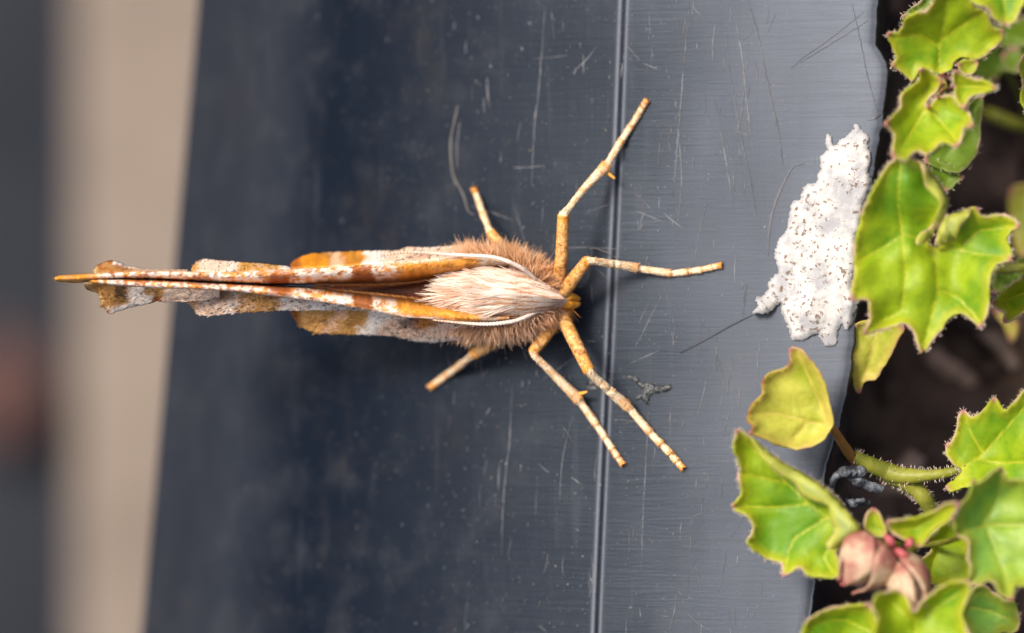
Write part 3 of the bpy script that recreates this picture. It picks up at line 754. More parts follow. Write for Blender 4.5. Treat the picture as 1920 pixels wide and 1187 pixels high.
# --- leaf tips at the right frame edge and shaded leaves on the soil
corner = thing('trailing_plant', 'pale hairy leaf tip hanging over the top of the toothed rosette', 'plant', base_at(1870, -20))
leaf(corner, T(*r1, [(755, -80), (770, 20), (850, 50), (890, 110), (935, 150), (985, 182), (1050, 140), (1090, 60), (1118, 20), (1160, -80)]), 0.45, (0.0, 0.05), mat='leaf', veins=[T(*r1, [(960, -80), (980, 60), (985, 170)])], hairs=110)
stem(corner, T(*r1, [(960, -70), (980, -100), (990, -150)]), [0.42, -0.6, -2.4], [5, 6, 8])
side = thing('trailing_plant', 'pink-edged leaf at a thick pale stem, out of focus over dark soil', 'plant', base_at(1905, 260))
leaf(side, T(*r1, [(1125, 370), (1070, 460), (1100, 560), (1090, 660), (1108, 755), (1150, 800), (1260, 760), (1300, 500), (1220, 380)]), -0.1, hairs=30)
stem(side, T(*r1, [(790, 760), (900, 800), (1020, 850), (1130, 890), (1300, 930)]), [-1.25, -1.15, -1.2, -1.3, -1.5], [12, 14, 14, 14, 15])
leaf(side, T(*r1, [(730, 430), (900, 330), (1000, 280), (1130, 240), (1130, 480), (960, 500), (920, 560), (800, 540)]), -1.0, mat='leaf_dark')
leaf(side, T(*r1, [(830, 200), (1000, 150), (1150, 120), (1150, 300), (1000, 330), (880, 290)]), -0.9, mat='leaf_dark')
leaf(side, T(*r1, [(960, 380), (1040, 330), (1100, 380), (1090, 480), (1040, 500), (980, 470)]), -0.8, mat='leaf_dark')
stem(side, T(*r1, [(1180, 600), (1170, 780), (1180, 900), (1190, 980)]), [-0.15, -0.8, -1.5, -2.5], [5, 7, 9, 11])
stem(side, T(*r1, [(950, 450), (1050, 600), (1120, 800), (1180, 900)]), [-1.0, -1.2, -1.4, -1.5], [4, 5, 5, 6])
for q0, q1, zz in [((1640, 700), (1690, 760), -1.2)]: pass
shade = thing('trailing_plant', 'yellowing leaf drooping inside the planter below the big leaf', 'plant', base_at(1640, 640))
leaf(shade, [(1600, 612), (1650, 600), (1695, 612), (1678, 650), (1655, 690), (1640, 712), (1622, 715), (1612, 735), (1600, 722), (1598, 670)], -0.12, (0, -0.10), mat='leaf_yellow', veins=[[(1650, 600), (1630, 680), (1612, 730)]])
stem(shade, [(1650, 606), (1662, 590), (1670, 580)], [-0.06, -0.8, -2.2], [4, 5, 6])
edgep = thing('trailing_plant', 'small hairy folded leaf with dark pink teeth beside the big leaf', 'plant', base_at(1910, 520))
leaf(edgep, T(*r2, [(832, 855), (870, 815), (905, 780), (950, 745), (985, 725), (1010, 690), (1080, 680), (1080, 890), (1010, 905), (965, 940), (898, 962), (900, 905), (845, 880)]), -0.02, (0.0, 0), 0.1, 0.05, 0.08, [T(*r2, [(840, 860), (930, 830), (1060, 780)])], hairs=160, inner=5)
stem(edgep, T(*r2, [(820, 660), (900, 670), (980, 660), (1100, 640)]), [-0.5, -0.35, -0.35, -0.5], [8, 9, 9, 9], hairs=60)
leaf(edgep, T(*r2, [(850, 680), (900, 640), (1010, 600), (1080, 600), (1080, 720), (950, 760), (900, 790), (840, 800)]), -0.6, mat='leaf_dark')
leaf(edgep, T(*r2, [(840, 900), (900, 980), (930, 1060), (960, 1050), (980, 960), (940, 930), (880, 880)]), -0.9, mat='leaf_yellow')
leaf(edgep, T(*r2, [(930, 230), (1000, 200), (1100, 220), (1100, 560), (1000, 600), (950, 520), (930, 400)]), -1.2, mat='leaf_yellow')
stem(edgep, T(*r2, [(1040, 780), (1090, 720), (1110, 660), (1120, 600)]), [-0.05, -0.5, -1.2, -2.5], [5, 6, 7, 8])

# --- lower plant
low = thing('trailing_plant', 'clump of scalloped green leaves with buds spilling over the lower planter corner', 'plant', base_at(1740, 960))
leaf(low, T(*r3, [(310, 38), (355, 33), (400, 75), (450, 140), (485, 210), (505, 300), (522, 370), (505, 430), (470, 475), (400, 515), (330, 522), (250, 500), (190, 470), (115, 447), (138, 415), (108, 385), (113, 340), (130, 300), (180, 250), (182, 192), (230, 150), (312, 115)]),
     0.20, (-0.02, 0), 0.06, 0.05, 0.06, [T(*r3, [(505, 405), (400, 390), (250, 350), (120, 345)]), T(*r3, [(500, 395), (440, 250), (350, 50)]), T(*r3, [(400, 390), (330, 470)])], mat='leaf_yellow', inner=6, label='yellowing small leaf with brown scalloped edge')
stem(low, T(*r3, [(470, 400), (520, 425), (565, 490), (610, 555), (655, 590), (700, 605)]), [0.17, 0.14, 0.08, 0.02, -0.04, -0.08], [5, 8, 9, 10, 11, 11], 'stem_brown')
leaf(low, T(*r3, [(58, 425), (110, 452), (170, 500), (240, 560), (320, 610), (410, 660), (490, 720), (560, 790), (620, 860), (652, 910), (610, 955), (545, 1000), (550, 1060), (562, 1110), (540, 1142), (440, 1142), (400, 1132), (370, 1095), (330, 1110), (278, 1138), (265, 1075), (190, 1050), (130, 1005), (108, 970), (135, 920), (110, 850), (32, 800), (75, 740), (60, 660), (70, 600), (42, 540), (48, 470)]),
     0.34, (0.03, -0.02), 0.05, 0.06, 0.05, [T(*r3, [(600, 930), (400, 780), (230, 620), (80, 450)]), T(*r3, [(400, 790), (250, 800), (50, 800)]), T(*r3, [(480, 860), (330, 960), (280, 1120)]), T(*r3, [(300, 690), (180, 660), (70, 640)]), T(*r3, [(560, 920), (480, 1040), (520, 1130)])],
     flaps=[(T(*r3, [(112, 452), (170, 500), (240, 560), (320, 610), (410, 660), (490, 720), (560, 790), (620, 860), (652, 910), (605, 960), (520, 1008), (488, 985), (528, 920), (508, 860), (498, 800), (440, 775), (370, 745), (335, 690), (280, 655), (225, 610), (165, 540)]), 0.10)], hairs=200)
stem(low, T(*r3, [(620, 925), (680, 950), (760, 980), (850, 1000)]), [0.25, 0.1, -0.05, -0.2], [8, 9, 10, 12])
leaf(low, T(*r4, [(1810, 50), (1700, 160), (1620, 242), (1570, 210), (1498, 132), (1420, 230), (1310, 302), (1218, 242), (1170, 320), (1150, 440), (1110, 530), (1052, 565), (1070, 680), (1110, 740), (1195, 800), (1150, 870), (1080, 920), (1055, 970), (1120, 995), (1200, 970), (1280, 950), (1400, 960), (1600, 1000), (2000, 960), (2050, 500), (2000, 100)]),
     0.12, (0.08, 0.0), 0.05, 0.06, 0.05, [T(*r4, [(1150, 830), (1400, 650), (1600, 430), (1800, 200)]), T(*r4, [(1400, 650), (1300, 470), (1220, 260)]), T(*r4, [(1340, 700), (1600, 740), (2000, 700)])], hairs=200)
stem(low, T(*r4, [(210, 660), (320, 730), (480, 800), (640, 850), (860, 850), (1090, 820), (1250, 770)]), [0.0, -0.02, -0.04, -0.02, 0.02, 0.06, 0.1], [10, 15, 18, 16, 11, 9, 6], hairs=220)
stem(low, T(*r4, [(480, 860), (640, 900), (780, 980), (870, 1080), (920, 1180), (960, 1300)]), [-0.06, -0.05, -0.06, -0.06, -0.1, -0.2], [10, 14, 16, 16, 15, 14], hairs=280)
stem(low, T(*r4, [(920, 1180), (940, 1260), (960, 1300), (970, 1340)]), [-0.1, -0.8, -1.6, -2.6], [13, 14, 14, 15])
leaf(low, [(1823, 898), (1833, 906), (1847, 896), (1875, 874), (1884, 882), (1888, 898), (1915, 900), (1985, 896), (2000, 1100), (1918, 1098), (1904, 1098), (1898, 1126), (1877, 1116), (1865, 1096), (1850, 1088), (1838, 1096), (1815, 1094), (1819, 1065), (1814, 1036), (1816, 1014), (1795, 1002), (1789, 980), (1796, 955), (1818, 925)],
     0.52, (0.05, 0.0), 0.08, 0.07, 0.08, [[(1795, 1000), (1850, 985), (1985, 980)], [(1840, 990), (1870, 940), (1880, 885)], [(1850, 990), (1870, 1040), (1890, 1110)]], mat='leaf_blue', hairs=60)
leaf(low, T(*r5, [(672, 325), (760, 310), (900, 285), (1050, 232), (1150, 172), (1225, 180), (1195, 270), (1100, 350), (1000, 430), (930, 525), (870, 490), (800, 460), (720, 420), (680, 370)]), 0.50, (0.06, -0.03), 0.06, 0.04, 0.07, [T(*r5, [(700, 400), (900, 370), (1180, 210)])], hairs=40, inner=5)
leaf(low, T(*r5, [(525, 250), (570, 225), (615, 260), (640, 330), (675, 425), (600, 440), (508, 415), (505, 310)]), 0.42, inner=5, curl=0.05)
leaf(low, T(*r5, [(980, 480), (1080, 370), (1200, 300), (1290, 420), (1330, 600), (1310, 800), (1050, 810), (1000, 775), (915, 660), (1020, 535)]), 0.10, (0, 0), 0.1, 0.05, 0.05, [T(*r5, [(1000, 770), (1040, 620), (1080, 500)])], hairs=90, inner=5)
leaf(low, T(*r5, [(598, 890), (650, 868), (740, 848), (800, 880), (840, 930), (880, 1010), (930, 950), (990, 900), (1080, 830), (1180, 790), (1290, 788), (1325, 850), (1290, 940), (1255, 1040), (1290, 1140), (1335, 1280), (1250, 1400), (800, 1440), (560, 1330), (590, 1140), (600, 1060), (552, 980)]),
     0.62, (0.0, 0.03), 0.06, 0.07, 0.09, [T(*r5, [(880, 1010), (900, 1200), (920, 1420)]), T(*r5, [(890, 1080), (1080, 980), (1280, 850)]), T(*r5, [(890, 1080), (740, 980), (640, 890)])], hairs=60)
leaf(low, T(*r5, [(55, 1090), (130, 1040), (250, 990), (330, 978), (420, 968), (540, 966), (580, 1050), (610, 1130), (620, 1280), (300, 1400), (40, 1280), (22, 1170)]), 0.46, (0, 0.02), 0.04, 0.06, 0.08, [T(*r5, [(560, 1180), (350, 1080), (80, 1110)])], hairs=40)
leaf(low, T(*r5, [(1330, 850), (1400, 815), (1470, 838), (1540, 900), (1600, 940), (1660, 945), (1690, 1000), (1705, 1080), (1692, 1160), (1650, 1185), (1560, 1190), (1540, 1280), (1400, 1330), (1310, 1250), (1280, 1130), (1250, 1030), (1280, 930)]), 0.22, (0.02, 0), 0.05, 0.05, 0.05, [T(*r5, [(1300, 980), (1480, 1020), (1690, 1100)])], mat='leaf_blue', hairs=40)
stem(low, T(*r5, [(900, 1010), (860, 930), (790, 850), (760, 760), (800, 640), (950, 420), (1000, 330)]), [0.5, 0.36, 0.26, 0.2, 0.12, 0.0, -0.1], [5, 6, 7, 8, 9, 10, 10])
stem(low, T(*r5, [(560, 1150), (640, 1060), (720, 950), (780, 830)]), [0.40, 0.34, 0.28, 0.24], [5, 6, 6, 6])
stem(low, T(*r5, [(1300, 990), (1150, 950), (950, 900), (800, 840)]), [0.20, 0.18, 0.18, 0.2], [5, 5, 6, 6])
stem(low, T(*r5, [(1240, 440), (1130, 480), (1000, 500), (900, 500)]), [0.42, 0.3, 0.18, 0.05], [5, 6, 6, 6])

def bud(parent, p0, p1, z0, z1, w0, mat, sepals=4, tipw=0.25):
    p0 = np.array(p0, float); p1 = np.array(p1, float)
    t = np.linspace(0, 1, 16)
    P = p0 + (p1 - p0) * t[:, None]; zz = z0 + (z1 - z0) * t
    prof = np.sin(np.clip(t * 0.86 + 0.10, 0, 1) * math.pi) ** 0.75 * (1 - t * (1 - tipw) * 0.55)
    V, F = tube(W(P[:, 0], P[:, 1], zz), w0 * S * prof, 16)
    o_ = obj('bud', mesh_from('bud', V, F), M[mat], parent)
    A = W(P[:, 0], P[:, 1], zz)
    ax = A[-1] - A[0]; ax /= np.linalg.norm(ax); u = np.cross(ax, [0, 0, 1.0]); u /= np.linalg.norm(u); v = np.cross(u, ax)
    for s in range(sepals):
        th0 = s * 2 * math.pi / sepals + 0.5; rows = []
        for i, tt in enumerate(np.linspace(0.02, 1.06, 14)):
            k = min(tt, 1.0) * 15; c = np.array([np.interp(k, np.arange(16), A[:, j]) for j in range(3)]) + ax * max(0, tt - 1) * 0.2
            rr = np.interp(k, np.arange(16), w0 * S * prof) * 1.06 + 0.012 + 0.02 * s % 0.03
            half = 0.85 * math.sin(math.pi * min(0.98, tt * 0.85 + 0.12)) ** 0.7
            sw = th0 + tt * 1.1
            rows.append([c + rr * (1 + 0.10 * (a * a)) * (math.cos(sw + a * half) * u + math.sin(sw + a * half) * v) for a in np.linspace(-1, 1, 9)])
        obj('sepal', mesh_from('sepal', np.array(rows).reshape(-1, 3), [grid_faces(14, 9)]), M[mat if s % 2 else 'bud_pink'] if s == 2 else M[mat], o_, solid=0.008)
    n_ = 700
    i = rng.integers(2, 14, n_); th = rng.uniform(0, 2 * math.pi, n_)
    dr = np.cos(th)[:, None] * u + np.sin(th)[:, None] * v
    P3 = A[i] + dr * (w0 * S * prof[i] * 1.08 + 0.012)[:, None]
    Vh, Fh, _ = strands(P3, dr + ax * 0.4 + rng.normal(0, .2, (n_, 3)), np.tile(ax, (n_, 1)), rng.uniform(5, 12, n_) * S, 1.1 * S, np.ones((n_, 3)), rows=3)
    obj('bud_hairs', mesh_from('bud_hairs', Vh, Fh), M['hair_plant'], o_, kind='stuff')
    return o_
q = T(*r5, [(630, 490), (350, 800), (770, 650), (890, 990)])
bud(low, q[0], q[1], 0.48, 0.50, 50, 'bud', 4)
bud(low, q[2], q[3], 0.45, 0.62, 31, 'bud', 4, 0.15)
for a, b, c2, d2 in [(670, 440, 720, 510), (860, 460, 830, 510), (740, 540, 850, 620)]:
    q = T(*r5, [(a, b), ((a + c2) / 2 + 8, (b + d2) / 2), (c2, d2)])
    stem(low, q, [0.50, 0.56, 0.50], [5, 9, 6], 'bud_pink', name='petal')
stem(low, T(*r5, [(640, 470), (700, 520), (760, 560), (840, 600), (880, 640)]), [0.40, 0.40, 0.36, 0.2, 0.1], [6, 6, 6, 6, 6])

# ------------------------------------------------------------------ moth
MZ = -0.36
def WM(px, py, z): return W(px, py, np.asarray(z, float) + MZ)
moth = thing('moth', 'orange and cream thorn moth with closed raised wings standing on black plastic', 'moth', tuple(float(v) for v in W(960, 552, -0.4)))
WHITE = np.array([0.88, 0.80, 0.71]); PINK = np.array([0.76, 0.50, 0.33]); ORANGE = np.array([0.74, 0.28, 0.016]); BROWN = np.array([0.24, 0.07, 0.012])
OLIVE = np.array([0.36, 0.18, 0.042]); DARK = np.array([0.03, 0.02, 0.016]); TAN = np.array([0.52, 0.27, 0.09]); RUST = np.array([0.36, 0.095, 0.012]); GOLD = np.array([0.66, 0.33, 0.055])
def mixc(a, b, f):
    f = np.asarray(f)[..., None]; return a * (1 - f) + b * f
def band(x, a, b, s=6): return smooth(a - s, a + s, x) * (1 - smooth(b - s, b + s, x))
def speck(x, y, sx, sy, th, seed=0, w=0.06): return smooth(th - w, th + w, fbm(x / sx + seed * 13.1, y / sy + seed * 7.7, 2))

def c_inner(x, y, t, low):
    """forewing strip beside the central cleft; t = 0 crest, 1 cleft"""
    xw = x + (fbm(x / 9, y / 5, 2) - 0.5) * 14 + (10 * (t - 0.5) if low else 0)
    c = np.tile(WHITE, (len(x), 1))
    c = mixc(c, PINK * 1.15, 0.55 * speck(x, y, 16, 7, 0.5, 1, 0.15))
    c = mixc(c, ORANGE, 0.85 * speck(x, y, 10, 5, 0.58, 2))
    c = mixc(c, RUST, 0.8 * speck(x, y, 8, 5, 0.68, 3))
    c = mixc(c, RUST, 0.55 * band(xw, 352, 392, 10) * smooth(0.1, 0.7, t))
    c = mixc(c, RUST, 0.9 * band(xw, 503, 545, 9) * smooth(0.0, 0.5, t + 0.15))
    c = mixc(c, mixc(RUST[None], BROWN[None], np.array([0.4]))[0], 0.95 * band(xw, 660, 700, 5))
    o = mixc(ORANGE[None], GOLD[None], np.array([0.25]))[0] * (0.6 + 0.8 * fbm(x / 7, y / 16, 2)[:, None])
    s0 = 748 if not low else 742
    c = mixc(c, o, 0.95 * band(xw, s0, 895, 9) * smooth(0.0, 0.18, t))
    c = mixc(c, TAN * 0.9, 0.55 * smooth(875, 900, xw))
    c = mixc(c, BROWN * 0.55, 0.9 * smooth(0.84, 0.99, t) * smooth(900, 860, x)); c = mixc(c, BROWN * 0.5, 0.85 * smooth(0.55, 0.85, t) * band(x, 590, 850, 30))
    tipc = mixc(ORANGE[None], GOLD[None], np.array([0.5]))[0]
    c = mixc(c, tipc * (0.7 + 0.5 * vnoise(x / 7, y / 5)[:, None]), (1 - smooth(165, 205, xw)) * 0.9)
    c = mixc(c, ORANGE, 0.6 * smooth(0.2, 0.0, t) * speck(x, y, 6, 5, 0.52, 12)); c = mixc(c, WHITE, 0.5 * smooth(0.12, 0.0, t) * speck(x, y, 5, 5, 0.45, 9) * smooth(200, 300, x))
    return c
def c_w1(x, y, t, low):
    c = np.tile(TAN * 0.95, (len(x), 1)); xw = x + (fbm(x / 8, y / 8, 2) - 0.5) * 16
    c = mixc(c, OLIVE, 0.5 * speck(x, y, 9, 9, 0.5, 4, 0.15))
    if low:
        c = mixc(c, WHITE * 0.92, 0.85 * band(xw, 243, 292, 5)); c = mixc(c, DARK, 0.85 * band(xw, 216, 242, 7) * band(y, 534, 566, 6) * speck(x, y, 7, 7, 0.35, 6, 0.2))
        c = mixc(c, WHITE * 0.92, 0.9 * smooth(0.70, 0.9, t) * smooth(198, 208, x) * smooth(275, 240, x))
        c = mixc(c, OLIVE, 0.9 * band(xw, 268, 298, 4) * smooth(0.62, 0.4, t))
        c = mixc(c, RUST, 0.8 * band(xw, 288, 306, 5) * smooth(0.45, 0.7, t))
        c = mixc(c, mixc(PINK[None], WHITE[None], np.array([0.35]))[0], 0.9 * smooth(302, 314, xw))
        c = mixc(c, DARK, 0.75 * speck(x, y, 3.4, 2.4, 0.70, 7) * smooth(225, 260, x))
    else:
        c = mixc(c, WHITE * 0.95, 0.85 * smooth(0.45, 0.75, t) * smooth(208, 214, x)); c = mixc(c, RUST, 0.7 * speck(x, y, 9, 5, 0.6, 6)); c = mixc(c, PINK, 0.6 * smooth(235, 260, x))
    edge = np.clip(1 - np.abs(x - (np.interp(y, [533, 550, 565, 575, 590], [162, 186, 192, 190, 205]) if low else np.interp(y, [488, 500, 510], [190, 183, 178]))) / 6.0, 0, 1)
    c = mixc(c, np.array([0.78, 0.58, 0.25]), 0.8 * edge); c = mixc(c, RUST * 0.9, 0.95 * np.clip(1.3 - np.minimum.reduce([np.hypot(x - a, y - b) for a, b in ((166, 541), (190, 573), (205, 585), (186, 498), (206, 491))]) / 6.0, 0, 1))
    return c
def c_w3(x, y, t, low):
    c = np.tile(mixc(PINK[None], WHITE[None], np.array([0.35]))[0], (len(x), 1)); xw = x + (fbm(x / 9, y / 7, 2) - 0.5) * 14
    c = mixc(c, GOLD, 0.9 * (1 - smooth(364, 376, xw)))
    c = mixc(c, WHITE, 0.7 * band(xw, 425, 445, 6))
    br = (OLIVE * 1.25 if low else GOLD * 0.95)
    c = mixc(c, br * (0.75 + 0.5 * vnoise(x / 9, y / 6)[:, None]), 0.95 * band(xw, 446, 528, 7))
    c = mixc(c, WHITE, 0.95 * smooth(522, 534, xw))
    c = mixc(c, PINK, 0.5 * speck(x, y, 12, 7, 0.55, 5))
    c = mixc(c, DARK, 0.8 * speck(x, y, 3.2, 2.4, 0.70, 8))
    if low: c = mixc(c, OLIVE * 0.7, 0.8 * band(xw, 408, 440, 5) * smooth(0.55, 0.3, t))
    return c
def c_w4(x, y, t, low):
    xw = x + (fbm(x / 12, y / 9, 2) - 0.5) * 22 + (-16 + 32 * t if low else 0)
    base = np.array([0.72, 0.40, 0.13]) if low else ORANGE * 1.0
    c = np.tile(base, (len(x), 1)) * (0.7 + 0.55 * fbm(x / 16, y / 10, 3)[:, None])
    c = mixc(c, RUST, 0.85 * (1 - smooth(556, 572, x)))
    c = mixc(c, PINK * 1.1, 0.8 * band(xw, 618, 640, 7)); c = mixc(c, OLIVE, 0.6 * band(xw, 605, 622, 6) * speck(x, y, 9, 6, 0.45, 3)); c = mixc(c, OLIVE, 0.5 * band(xw, 642, 676, 8))
    c = mixc(c, WHITE * 1.04, 0.95 * smooth(676, 692, xw))
    c = mixc(c, PINK * 1.15, 0.85 * smooth(708, 735, xw))
    c = mixc(c, RUST, 0.9 * band(xw, 756, 800, 9) * smooth(0.62, 0.35, t) * (1 if low else 0.3)); c = mixc(c, ORANGE * .9, 0.6 * band(xw, 775, 805, 9) * smooth(0.6, 0.3, t) * (1 if low else 0.3))
    c = mixc(c, WHITE * 0.95, 0.7 * smooth(0.75, 0.95, t) * smooth(775, 795, xw)); c = mixc(c, WHITE, 0.2 * speck(x, y, 14, 9, 0.5, 11, 0.15) * smooth(700, 740, xw))
    c = mixc(c, DARK, 0.85 * speck(x, y, 3.6, 2.6, 0.69, 2) * smooth(690, 740, x))
    c = mixc(c, DARK, 0.6 * band(xw, 745, 762, 5) * smooth(0.7, 0.4, t) * (1 if low else 0))
    return c

def strip(x0, x1, a, b, za, zb, colf, low, nt=14, bulge=0.0, dx=2.0, jag=1.2, flakes=1.0, zexp=1.0):
    """sheet between curves a (t=0) and b (t=1), given as (xs, ys); heights za, zb as (xs, zs)"""
    n = int((x1 - x0) / dx) + 1
    xs = np.linspace(x0, x1, n); t = np.linspace(0, 1, nt)
    ya = np.interp(xs, *a); yb = np.interp(xs, *b)
    k = np.array([0.25, 0.5, 0.25])
    yb = yb + (fbm(xs / 4, xs * 0 + x0, 2) - 0.5) * 2 * jag
    X = np.repeat(xs[:, None], nt, 1); Y = ya[:, None] * (1 - t) + yb[:, None] * t
    Z = np.interp(xs, *za)[:, None] * (1 - t ** zexp) + np.interp(xs, *zb)[:, None] * t ** zexp + bulge * np.sin(t * math.pi)[None, :] + 0.008 * (fbm(X / 14, Y / 7, 2) - 0.5)
    tt = np.repeat(t[None], n, 0)
    V = WM(X.ravel(), Y.ravel(), Z.ravel()); C = colf(X.ravel(), Y.ravel(), tt.ravel(), low)
    fl = None
    if flakes:
        area = np.abs(yb - ya).mean() * (x1 - x0); m = int(area / 9 * flakes)
        wgt = np.abs(yb - ya) + 2; xi = rng.choice(n, m, p=wgt / wgt.sum()); ti = rng.random(m)
        x = xs[xi] + rng.uniform(-1, 1, m); x = np.clip(x, x0, x1)
        y = np.interp(x, xs, ya) * (1 - ti) + np.interp(x, xs, yb) * ti
        z = np.interp(x, *za) * (1 - ti ** zexp) + np.interp(x, *zb) * ti ** zexp + bulge * np.sin(ti * math.pi) + 0.005
        eps = 0.02
        y2 = np.interp(x, xs, ya) * (1 - ti - eps) + np.interp(x, xs, yb) * (ti + eps)
        z2 = np.interp(x, *za) * (1 - (ti + eps) ** zexp) + np.interp(x, *zb) * (ti + eps) ** zexp + bulge * np.sin((ti + eps) * math.pi) + 0.005
        P = WM(x, y, z); Dn = WM(x, y2, z2) - P; Dn /= np.linalg.norm(Dn, axis=1)[:, None] + 1e-9
        Nn = np.cross(np.tile([1.0, 0, 0], (m, 1)), Dn); Nn *= np.sign(Nn[:, 2:3] + 1e-9); Nn /= np.linalg.norm(Nn, axis=1)[:, None] + 1e-9
        dr = np.tile([-1.0, 0, 0], (m, 1)) + Dn * rng.uniform(-0.15, 0.75, (m, 1)) + Nn * rng.uniform(0.05, 0.4, (m, 1))
        cc = colf(x, y, ti, low) * rng.uniform(0.75, 1.2, (m, 1))
        fl = strands(P, dr, Nn, rng.uniform(4, 8.5, m) * S, rng.uniform(1.6, 2.8, m) * S, np.clip(cc * 0.92, 0, 0.9), np.clip(cc * 1.05, 0, 0.9), rows=3)
    return (V, [grid_faces(n, nt)], C), fl

def wing(name, strips, label):
    parts = [s[0] for s in strips]; V, F, C = join(parts)
    o_ = obj(name, mesh_from(name, V, F, C), M['moth'], moth, solid=0.008)
    o_['label'] = label
    V, F, C = join([s[1] for s in strips if s[1]])
    obj('wing_scales', mesh_from('wing_scales', V, F, C), M['moth_flake'], o_, kind='stuff')
    return o_

ZC = ([100, 300, 600, 850, 960], [0.50, 0.47, 0.44, 0.43, 0.36])     # crest height of the folded wings
up_crest = ([100, 112, 140, 185, 250, 300, 370, 450, 520, 600, 650, 700, 760, 820, 880, 930, 960], [523, 518, 516, 513.5, 511, 509.5, 511.5, 511, 507, 503, 500, 496, 491, 486, 482, 484, 488])
up_in = ([100, 112, 140, 185, 230, 300, 370, 450, 520, 600, 650, 700, 760, 800, 850, 900, 960], [524, 527, 529, 525, 521, 522.5, 526, 530, 533, 531, 532, 532, 529, 524, 516, 506, 500])
lo_crest = ([140, 185, 230, 300, 350, 450, 520, 600, 650, 692, 730, 757, 822, 878, 930, 960], [530, 531, 535, 539, 540, 546, 555, 565, 573, 580, 588, 594, 598, 603, 603, 600])
lo_in = ([140, 185, 230, 300, 370, 450, 520, 600, 650, 700, 750, 800, 850, 900, 960], [525, 523, 523, 525, 529, 534, 537, 541, 548, 553, 558, 564, 574, 584, 590])
ZI = ([100, 140, 200, 300, 500, 620, 800, 870, 960], [0.48, 0.44, 0.38, 0.34, 0.32, 0.27, 0.24, 0.28, 0.32])
wing('forewing', [
    strip(103, 955, up_crest, up_in, ZC, ZI, c_inner, False, nt=12, bulge=0.07, jag=0.8),
    strip(178, 352, up_crest, ([178, 183, 190, 205, 215, 224, 240, 265, 292, 320, 352], [507, 499, 495, 489, 490, 493, 500, 505, 508, 506.5, 507.5]), ZC, ([178, 230, 300], [0.36, 0.34, 0.40]), c_w1, False, nt=8)], 'forewing with white speckled leading edge and orange pointed tip')
wing('forewing', [
    strip(172, 955, lo_crest, lo_in, ZC, ZI, c_inner, True, nt=12, bulge=0.07, jag=0.8),
    strip(160, 412, lo_crest, ([160, 164, 172, 178, 186, 189, 191, 199, 203, 206, 213, 216, 245, 285, 295, 301, 350, 385, 412], [534, 542, 545, 545, 551, 560, 573, 577, 586, 588, 587, 584, 575, 567, 563, 565, 565, 562, 556]), ZC, ([160, 200, 300, 412], [0.42, 0.38, 0.40, 0.40]), c_w1, True, nt=16)], 'forewing underside with black patch and hooked rusty margin')
wing('hindwing', [
    strip(360, 545, up_crest, ([360, 364, 369, 378, 390, 420, 500, 538, 545], [505, 499, 493, 488.5, 486.5, 490, 496, 501, 503]), ([360, 545], [0.40, 0.40]), ([360, 545], [0.28, 0.30]), c_w3, False, nt=9),
    strip(546, 890, ([546, 600, 700, 800, 890], [503, 502, 496, 488, 484]), ([546, 549, 556, 570, 585, 640, 690, 750, 757, 768, 800, 850, 890], [497, 492, 487, 481, 476.5, 473, 471, 471, 467, 464, 465, 462, 464]), ([546, 700, 890], [0.34, 0.38, 0.36]), ([546, 700, 890], [0.12, 0.16, 0.18]), c_w4, False, nt=12)], 'hindwing with orange outer lobe and pale middle')
wing('hindwing', [
    strip(350, 700, ([350, 450, 520, 600, 692, 700], [541, 546, 555, 565, 579, 581]), ([350, 356, 360, 370, 377, 384, 400, 450, 530, 600, 660, 690, 700], [562, 568, 573, 588, 590, 592, 592, 585, 581.5, 580.5, 580, 581, 582]), ([350, 700], [0.38, 0.40]), ([350, 700], [0.31, 0.35]), c_w3, True, nt=16),
    strip(547, 890, ([547, 600, 660, 692, 730, 757, 822, 890], [575, 574, 575, 579, 587, 593, 597, 602]), ([547, 551, 556, 566, 578, 592, 640, 690, 740, 760, 790, 820, 850, 890], [585, 594, 602, 613, 619, 624, 626, 627, 630, 635, 641, 641, 637, 634]), ([547, 690, 757, 890], [0.24, 0.34, 0.38, 0.36]), ([547, 700, 890], [0.15, 0.20, 0.20]), c_w4, True, nt=20)], 'hindwing with tan outer lobe, white band and black flecks')

# body: head, thorax and abdomen in one surface
bx = np.array([556, 600, 650, 700, 750, 800, 840, 880, 920, 960, 990, 1015, 1035, 1052, 1066, 1074])
by = np.array([545, 545, 545, 546, 547, 549, 550, 550, 550, 551, 553, 556, 559, 561, 563, 563])
br = np.array([4, 8, 12, 16, 24, 42, 60, 70, 73, 70, 62, 52, 40, 26, 14, 4])
bz = np.array([.14, .15, .16, .16, .15, .16, .20, .21, .22, .22, .215, .21, .205, .20, .20, .20])
brz = np.array([.02, .03, .04, .05, .07, .11, .165, .185, .195, .19, .17, .145, .12, .09, .06, .015])
tq = np.linspace(0, 1, 60); xq = np.interp(tq, np.linspace(0, 1, len(bx)), bx)
yq = np.interp(xq, bx, by); rq = np.interp(xq, bx, br) * S; zq = np.interp(xq, bx, bz); rzq = np.interp(xq, bx, brz)
C3 = WM(xq, yq, zq); th = np.linspace(0, 2 * math.pi, 28, endpoint=False)
BV = np.zeros((60, 28, 3)); BV[..., 0] = C3[:, None, 0]; BV[..., 1] = C3[:, 1, None] + rq[:, None] * np.cos(th); BV[..., 2] = C3[:, 2, None] + rzq[:, None] * np.sin(th)
BV = BV.reshape(-1, 3)
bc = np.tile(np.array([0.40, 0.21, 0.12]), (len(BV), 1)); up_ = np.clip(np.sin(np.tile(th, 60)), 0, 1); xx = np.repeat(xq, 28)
bc = mixc(bc, np.array([0.62, 0.46, 0.36]), smooth(0.3, 0.8, up_) * smooth(840, 880, xx)); bc = mixc(bc, np.array([0.07, 0.016, 0.004]), smooth(880, 830, xx))
